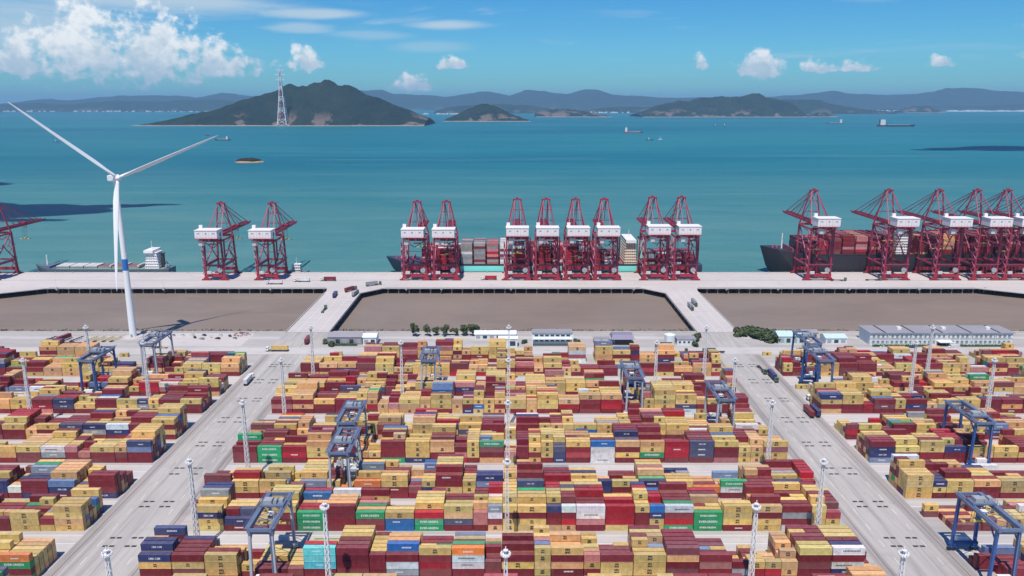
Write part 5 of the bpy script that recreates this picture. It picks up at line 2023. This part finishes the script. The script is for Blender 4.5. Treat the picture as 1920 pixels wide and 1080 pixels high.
def tree(x, y, s, v, label, bush=False, group=None, z=0.0):
    root = empty('bush' if bush else 'tree', (x, y, z), v * 1.3)
    q_ = random.Random(int(x * 7 + y * 3))
    root.scale = (s * q_.uniform(.8, 1.25), s * q_.uniform(.8, 1.2), s * q_.uniform(.75, 1.2))
    obj('trunk', (BTRUNKS if bush else TRUNKS)[v % 3], root)
    obj('crown', (BUSHES if bush else CROWNS)[v % 3], root, (0, 0, 0.3 if bush else 2.4))
    tag(root, label, 'bush' if bush else 'tree', group)


rng = random.Random(31)
for i, xp in enumerate((780, 803, 818, 836, 852, 870, 888)):
    tree((xp - 960) * 0.4245, 594 + rng.uniform(-1.5, 1.5), rng.uniform(0.85, 1.1) if i else 1.05, i,
         'dark round tree on the basin edge, %s of the row from the left' % ORD[i + 1], group='trees on the basin edge')
cl = [(180, 594, 1.5), (188, 596, 1.6), (197, 595, 1.7), (205, 592, 1.4), (198, 578, 1.5), (206, 576, 1.4), (190, 586, 1.2), (212, 586, 1.1)]
for i, (x, y, s) in enumerate(cl):
    tree(x, y, s * 1.25, i, 'dense dark green bush in the clump right of the right trestle, %s from left' % ORD[sorted([c[0] for c in cl]).index(x) + 1], True, 'bushes right of the trestle')
bl = [(-141, 573), (-136, 566), (-139, 582), (-131, 593), (-124, 596), (141, 578), (138, 566), (145, 588), (9, 574), (49, 571)]
for i, (x, y) in enumerate(bl):
    where = 'by the left trestle' if x < -100 else ('by the right trestle' if x > 100 else 'beside the canopy building')
    n_ = [b[0] for b in sorted(bl) if (b[0] < -100) == (x < -100) and (b[0] > 100) == (x > 100)]
    tree(x, y, rng.uniform(0.75, 1.15), i, 'small green bush %s, %s from the left there' % (where, ORD[n_.index(x) + 1]), True, 'bushes on the service strip')


def hedge(x0, x1, y, h, label):
    root = empty('hedge', ((x0 + x1) / 2, y, 0))
    r = random.Random(int(x0))
    mb = MB()
    for k in range(int((x1 - x0) * 34)):
        p = Vector((r.uniform(x0, x1) - (x0 + x1) / 2, r.uniform(-.9, .9), r.uniform(0.1, h) * (0.8 + .2 * math.sin(k))))
        u = Vector((r.gauss(0, 1), r.gauss(0, 1), r.gauss(0, 1))).normalized()
        w = u.orthogonal().normalized()
        mb.quad_mesh([p - u * .32 - w * .22, p + u * .32 - w * .22, p + u * .32 + w * .22, p - u * .32 + w * .22], [(0, 1, 2, 3)])
    mb.build('foliage', M['hedge'], root)
    st = MB()
    for k in range(int((x1 - x0) / 2)):
        st.tube((x0 + 1 + 2 * k - (x0 + x1) / 2, 0, -0.1), (x0 + 1 + 2 * k - (x0 + x1) / 2, 0, h * .7), 0.06, n=5)
    st.build('stem', M['trunk'], root)
    tag(root, label, 'hedge')


hedge(272, 316, 565.5, 1.7, 'trimmed green hedge before the left half of the long office')
hedge(338, 377, 565.5, 1.7, 'trimmed green hedge before the right half of the long office')
hedge(-138, -117, 567.5, 1.8, 'bright green hedge in front of the low grey shed')


def bank_scrub():
    r = random.Random(8)
    mb = MB()
    x = -560.0
    while x < 560:
        if not (-184 < x < -144 or 146 < x < 184):
            n = 26
            sz = r.uniform(0.5, 1.3)
            for k in range(n):
                p = Vector((x + r.gauss(0, 2.2 * sz), 604.5 + abs(r.gauss(0, 1.8)), r.uniform(-0.6, 1.6 * sz)))
                u = Vector((r.gauss(0, 1), r.gauss(0, 1), r.gauss(0, 1))).normalized()
                w = u.orthogonal().normalized()
                mb.quad_mesh([p - u * .45 - w * .3, p + u * .45 - w * .3, p + u * .45 + w * .3, p - u * .45 + w * .3], [(0, 1, 2, 3)])
        x += r.uniform(2.5, 11)
    o = mb.build('bank_scrub', M['leaf'])
    tag(o, 'low scrub growing along the top of the basin bank', 'scrub', kind='stuff')


bank_scrub()

# ------------------------------------------------------------------ vehicles


def wheel_mesh(r, w, n=12):
    t = MB().tube((-w / 2, 0, 0), (w / 2, 0, 0), r, n=n)
    rim = MB().tube((-w / 2 - 0.02, 0, 0), (w / 2 + 0.02, 0, 0), r * 0.55, n=n)
    return t.mesh('tyre', M['rubber']), rim.mesh('rim', M['grey_steel'])


WT, WR = wheel_mesh(0.52, 0.6)
ST, SR = wheel_mesh(0.32, 0.24)


def wheels(root, spots, small=False):
    for x, y in spots:
        r = 0.32 if small else 0.52
        e = obj('wheel', ST if small else WT, root, (x, y, r))
        obj('rim', SR if small else WR, e)


def truck(x, y, rz, cab, load, label, z=0.0, trailer_only=False, half=False):
    """tractor and skeleton trailer, drives along local +Y; load: colour code or None"""
    root = empty('trailer' if trailer_only else 'port_truck', (x, y, z), rz)
    tl = 12.6
    if not trailer_only:
        b = MB().box2((-1.2, 8.2, 1.0), (1.2, 10.1, 3.5)).build('cab', cab, root)
        MB().box2((-1.05, 10.05, 2.2), (1.05, 10.16, 3.2)).box2((-1.24, 8.8, 2.3), (-1.16, 9.8, 3.1)).box2((1.16, 8.8, 2.3), (1.24, 9.8, 3.1)).build('windscreen', M['glass'], b)
        MB().box2((-1.15, 10.1, 0.6), (1.15, 10.35, 1.3)).build('bumper', M['dark'], root)
        MB().box2((-0.5, 3.2, 0.7), (0.5, 9.9, 1.0)).build('tractor_frame', M['dark'], root)
        wheels(root, [(-0.95, 9.0), (0.95, 9.0), (-0.85, 5.6), (0.85, 5.6)])
    fr = MB().box2((-0.55, -tl / 2, 1.1), (-0.25, tl / 2 + 1.2, 1.45)).box2((0.25, -tl / 2, 1.1), (0.55, tl / 2 + 1.2, 1.45))
    for q in range(6):
        fr.box((0, -tl / 2 + 0.4 + q * 2.45, 1.35), (2.4, 0.35, 0.22))
    fr.build('trailer_frame', M['yellow'] if load == 'flat' else M['dark'], root)
    wheels(root, [(-0.85, -5.0), (0.85, -5.0), (-0.85, -3.7), (0.85, -3.7)])
    if trailer_only:
        MB().box((-0.8, 4.4, 0.6), (0.18, 0.18, 1.2)).box((0.8, 4.4, 0.6), (0.18, 0.18, 1.2)).build('landing_leg', M['grey_steel'], root)
    if load and load != 'flat':
        L = LEN[1 if half else 2]
        mb = MB()
        mb.box((0, 0, 1.5 + CH / 2), (2.3, L - 0.2, CH - 0.2))
        for sx in (-1, 1):
            for sy in (-1, 1):
                mb.box((sx * 1.14, sy * (L / 2 - .08), 1.5 + CH / 2), (0.16, 0.16, CH))
            mb.box((sx * 1.14, 0, 1.5 + CH - .07), (0.16, L - .3, 0.14)).box((sx * 1.14, 0, 1.57), (0.16, L - .3, 0.14))
        o = mb.build('container_load', M['box_obj'], root)
        o.color = tuple(PAL[load][0]) + (1,)
    tag(root, label, 'trailer' if trailer_only else 'truck', 'trucks and trailers of the port')
    return root


PI = math.pi
G, W_ = M['green_truck'], M['white']
# on the trestles and the pier
truck(-166, 668, 0.03, G, None, 'dark truck without load halfway along the left trestle')
truck(-168, 722, 0.06, G, 'N', 'dark truck near the pier end of the left trestle, left of two')
truck(-158.5, 744, -0.5, G, 'M', 'dark truck turning on the trestle corner, uppermost of three')
truck(-150, 727, -0.1, G, 'G', 'dark truck near the pier end of the left trestle, right of two')
truck(-141, 768, -1.0, G, 'G', 'dark truck on the pier just right of the left trestle')
truck(166, 694, PI, G, 'G', 'green truck on the right trestle, upper of two side by side')
truck(159.5, 680, PI, G, 'G', 'green truck on the right trestle, lower of two side by side')
truck(-188, 790, PI / 2, W_, 'M', 'red loaded truck on the pier left of the turquoise ship bow')
truck(-214, 786, PI / 2, W_, 'W', 'white loaded truck on the pier beside the left crane pair')
truck(-22, 795, PI / 2, W_, 'R', 'red loaded truck on the pier before the turquoise hull')
truck(-239, 775, PI / 2, W_, 'W', 'white truck parked between the legs of the left crane pair')
truck(335, 790, -PI / 2, G, None, 'dark empty truck on the pier below the black hull bow')
truck(372, 792, -PI / 2, G, None, 'dark empty truck on the pier between the first tall cranes')
# in the yard
truck(-156.5, 607 - 32, 0.05, G, 'M', 'dark truck at the foot of the left trestle')
truck(-171.5, 553.5, PI / 2, W_, 'Y', 'yellow loaded truck crossing the far end of the left road')
truck(-173, 486, 0.02, W_, 'W', 'white loaded truck driving up the left road')
truck(173.5, 496, PI, G, 'N', 'dark loaded truck in the right road, farthest of three')
truck(171, 512, PI, G, None, 'dark unloaded truck near the far end of the right road')
truck(174.5, 432, 0, G, 'M', 'dark trailer parked on the right road, left of two', trailer_only=True)
truck(178.5, 433, 0, G, 'N', 'dark trailer parked on the right road, right of two', trailer_only=True)
truck(137, 549.5, PI / 2, G, None, 'dark empty truck right of the far right light mast')
truck(150, 549.5, PI / 2, G, None, 'dark empty truck left of the far right road end')
truck(-92.5, 258.6, PI / 2, W_, 'W', 'white truck waiting under the lower left grey gantry crane')
truck(-77.5, 325.4, PI / 2, W_, 'O', 'truck with orange box under the grey gantry crane left of middle')
truck(70.5, 424.5, PI / 2, W_, 'W', 'white loaded truck under the gantry crane right of middle')
truck(234, 357.6, PI / 2, W_, 'W', 'white loaded truck under the right hand blue gantry crane')
truck(192, 455.2, PI / 2, W_, 'W', 'white loaded truck under the far right blue gantry crane')
truck(-262, 455.0, PI / 2, W_, 'W', 'white loaded truck under the left dark blue gantry crane')
truck(235.0, 425.5, PI / 2 + 0.0, G, 'G', 'grey loaded truck in the lane of the right stacks')
# parked trailers on the left service lot
for i, x in enumerate((-358, -346, -337)):
    truck(x, 581, -0.25, G, 'M' if i == 1 else None, 'dark trailer parked on the left service lot, %s from the left' % ORD[i + 1], trailer_only=True)
for i, x in enumerate((-326, -320, -314, -308)):
    truck(x + (0 if i < 2 else 1), 582, -0.25, G, 'flat', 'yellow flat trailer parked on the left lot, %s from the left' % ORD[i + 1], trailer_only=True)

CARP = {'white car': M['white'], 'black car': M['dark'], 'grey car': M['grey_steel'], 'red car': M['red_paint'], 'blue car': M['hull_navy']}


def car(x, y, rz, kind, label):
    root = empty('parked_car', (x, y, 0), rz)
    mb = MB()
    sec = lambda y, w, z0, z1: [(-w, y, z0), (w, y, z0), (w, y, z1), (-w, y, z1)]
    mb.loft([sec(-2.2, .78, .35, .85), sec(-2.0, .88, .28, .98), sec(-0.9, .9, .25, 1.0), sec(1.0, .9, .25, .95), sec(2.0, .86, .28, .8), sec(2.2, .75, .35, .65)])
    mb.build('body', CARP[kind], root)
    gl = MB().loft([sec(-1.8, .72, .95, 1.0), sec(-1.2, .66, .95, 1.42), sec(0.3, .66, .95, 1.44), sec(1.1, .72, .93, .98)]).build('glasshouse', M['glass'], root)
    MB().box((0, -0.45, 1.46), (1.25, 1.4, 0.05)).build('roof', CARP[kind], root)
    wheels(root, [(-.8, 1.35), (.8, 1.35), (-.8, -1.35), (.8, -1.35)], True)
    tag(root, label, 'car', 'cars parked on the left lot')


kinds = ['white car', 'grey car', 'black car', 'white car', 'blue car']
lot = [(-267, 594), (-260, 594), (-253, 595), (-248, 588), (-243, 594), (-241, 584), (-236, 590), (-230, 594), (-229, 585), (-222, 592), (-216, 586), (-212, 594)]
for i, (x, y) in enumerate(lot):
    kd = kinds[(i * 2 + 1) % 5]
    car(x, y, 0.6 + 0.3 * (i % 3), kd, '%s on the pale lot behind the turbine, %s car from the left' % (kd, ORD[i + 1]))
cars2 = [(278, 562), (289, 562), (300, 562), (312, 563), (330, 563)]
for i, (x, y) in enumerate(cars2):
    kd = kinds[(i * 2) % 5]
    car(x, y, PI / 2, kd, '%s parked before the long office, %s car from the left' % (kd, ORD[i + 1]))
# pale paved lot and a heap of debris
sheet('paved_lot', -276, -205, 566, 600, 0.006, M['pier'])


def debris():
    r = random.Random(12)
    root = empty('debris_heap', (-222.0 + 8, 596, 0))
    mb = MB()
    for k in range(70):
        a, d = r.uniform(0, 6.28), r.uniform(0, 7) ** 1
        mb.box((math.cos(a) * d, math.sin(a) * d * .6, 0.3 + (7 - d) * .28 * r.random()), (r.uniform(.5, 2.4), r.uniform(.3, 1.0), r.uniform(.3, .8)), r.uniform(0, 3))
    mb.build('rubble', M['deck_red'], root)
    MB().loft([[(math.cos(2 * PI * k / 14) * 7.5, math.sin(2 * PI * k / 14) * 4.6, -0.1) for k in range(14)], [(math.cos(2 * PI * k / 14) * 3, math.sin(2 * PI * k / 14) * 2, 1.3) for k in range(14)]]).build('mound', M['beamc'], root)
    tag(root, 'reddish brown heap of scrap at the basin edge', 'scrap heap')


debris()

# lamp posts along the landward edge of the pier


def lamp_meshes():
    p = MB().tube((0, 0, -2.6), (0, 0, 9.0), 0.22, 0.14, 8).beam((0, 0, 9), (-1.6, 0, 9.6), 0.14).beam((0, 0, 9), (1.6, 0, 9.6), 0.14)
    h = MB().box((-1.9, 0, 9.6), (1.2, .5, .25)).box((1.9, 0, 9.6), (1.2, .5, .25))
    b = MB().box((0, 0.4, -0.4), (2.4, 1.8, 1.6)).box((0, 0.3, 0.6), (1.4, 1.2, .8))
    return p.mesh('post', M['white']), h.mesh('lamp_head', M['white']), b.mesh('bracket', M['concrete_pale'])


LP = lamp_meshes()
xs_l = (-452, -346, -240, -105, -70, -1, 67, 121, 213, 264, 335, 404, 470)
for i, x in enumerate(xs_l):
    root = empty('lamp_post', (x, PIER_S - 0.9, 0))
    for nm, me in zip(('post', 'lamp_head', 'bracket'), LP):
        obj(nm, me, root)
    tag(root, 'pale lamp post on the landward pier edge, %s from the left' % ORD[i + 1], 'lamp post', 'lamp posts on the pier edge')


# ------------------------------------------------------------------ fair weather clouds overhead that shade the sea


def cloud(x, y, z, parts, label):
    root_mb = MB()
    r = random.Random(int(abs(x)))
    for cx, cy, rx, ry in parts:
        k = 9
        rings = []
        for j in range(k):
            t = j / (k - 1)
            zz = -0.12 + 0.9 * t
            s = math.sqrt(max(0.0, 1 - max(0.0, zz) ** 2)) if zz > 0 else 0.86 + zz
            rings.append([(x + cx + rx * s * math.cos(a) * (1 + .09 * math.sin(3 * a + cx) + r.uniform(-.05, .05)), y + cy + ry * s * math.sin(a) * (1 + .09 * math.cos(4 * a) + r.uniform(-.05, .05)), z + zz * min(rx, ry) * .8 + r.uniform(-6, 6)) for a in [2 * PI * q / 30 for q in range(30)]])
        root_mb.loft(rings)
    o = root_mb.build('cloud', M['cloud'], smooth=True)
    tag(o, label, 'cloud', 'fair weather clouds over the sea')


m_, N_, P_ = newmat('cloud_white')
P_.inputs['Base Color'].default_value = (0.86, 0.88, 0.9, 1)
P_.inputs['Roughness'].default_value = 1.0
P_.inputs['Specular IOR Level'].default_value = 0.0
M['cloud'] = m_
sh = lambda X, Y, Z: (X + sun_vec.x / sun_vec.z * (Z - WATER_Z), Y + sun_vec.y / sun_vec.z * (Z - WATER_Z), Z)
c1 = sh(-905, 1385, 1050)
cloud(c1[0], c1[1], c1[2], [(-110, 10, 150, 95), (40, -10, 150, 90), (-230, 40, 70, 60), (175, 62, 70, 24), (235, 82, 48, 12), (80, -120, 110, 16)], 'low cloud over the left water casting the long dark patch')
c2 = sh(2010, 3330, 1100)
cloud(c2[0], c2[1], c2[2], [(0, 0, 260, 130), (160, 90, 240, 150), (-250, -60, 130, 50)], 'low cloud over the right water casting a dark patch')
c3 = sh(-1270, 1830, 1100)
cloud(c3[0], c3[1], c3[2], [(0, 0, 90, 70), (-90, 30, 80, 60)], 'small low cloud beyond the left edge over the water')

# ------------------------------------------------------------------ haze


def haze():
    mb = MB().box2((-45500, -480, -12), (45500, 60500, 800))
    m = bpy.data.materials.new('sea_haze')
    m.use_nodes = True
    t = m.node_tree
    t.nodes.clear()
    out = t.nodes.new('ShaderNodeOutputMaterial')
    pv = t.nodes.new('ShaderNodeVolumePrincipled')
    pv.inputs['Color'].default_value = (0.36, 0.68, 1.0, 1)
    pv.inputs['Density'].default_value = 3.4e-5
    pv.inputs['Anisotropy'].default_value = 0.0
    t.links.new(pv.outputs[0], out.inputs['Volume'])
    o = mb.build('haze', m)
    tag(o, 'thin bluish sea haze over the far islands and water', 'haze', kind='stuff')


haze()
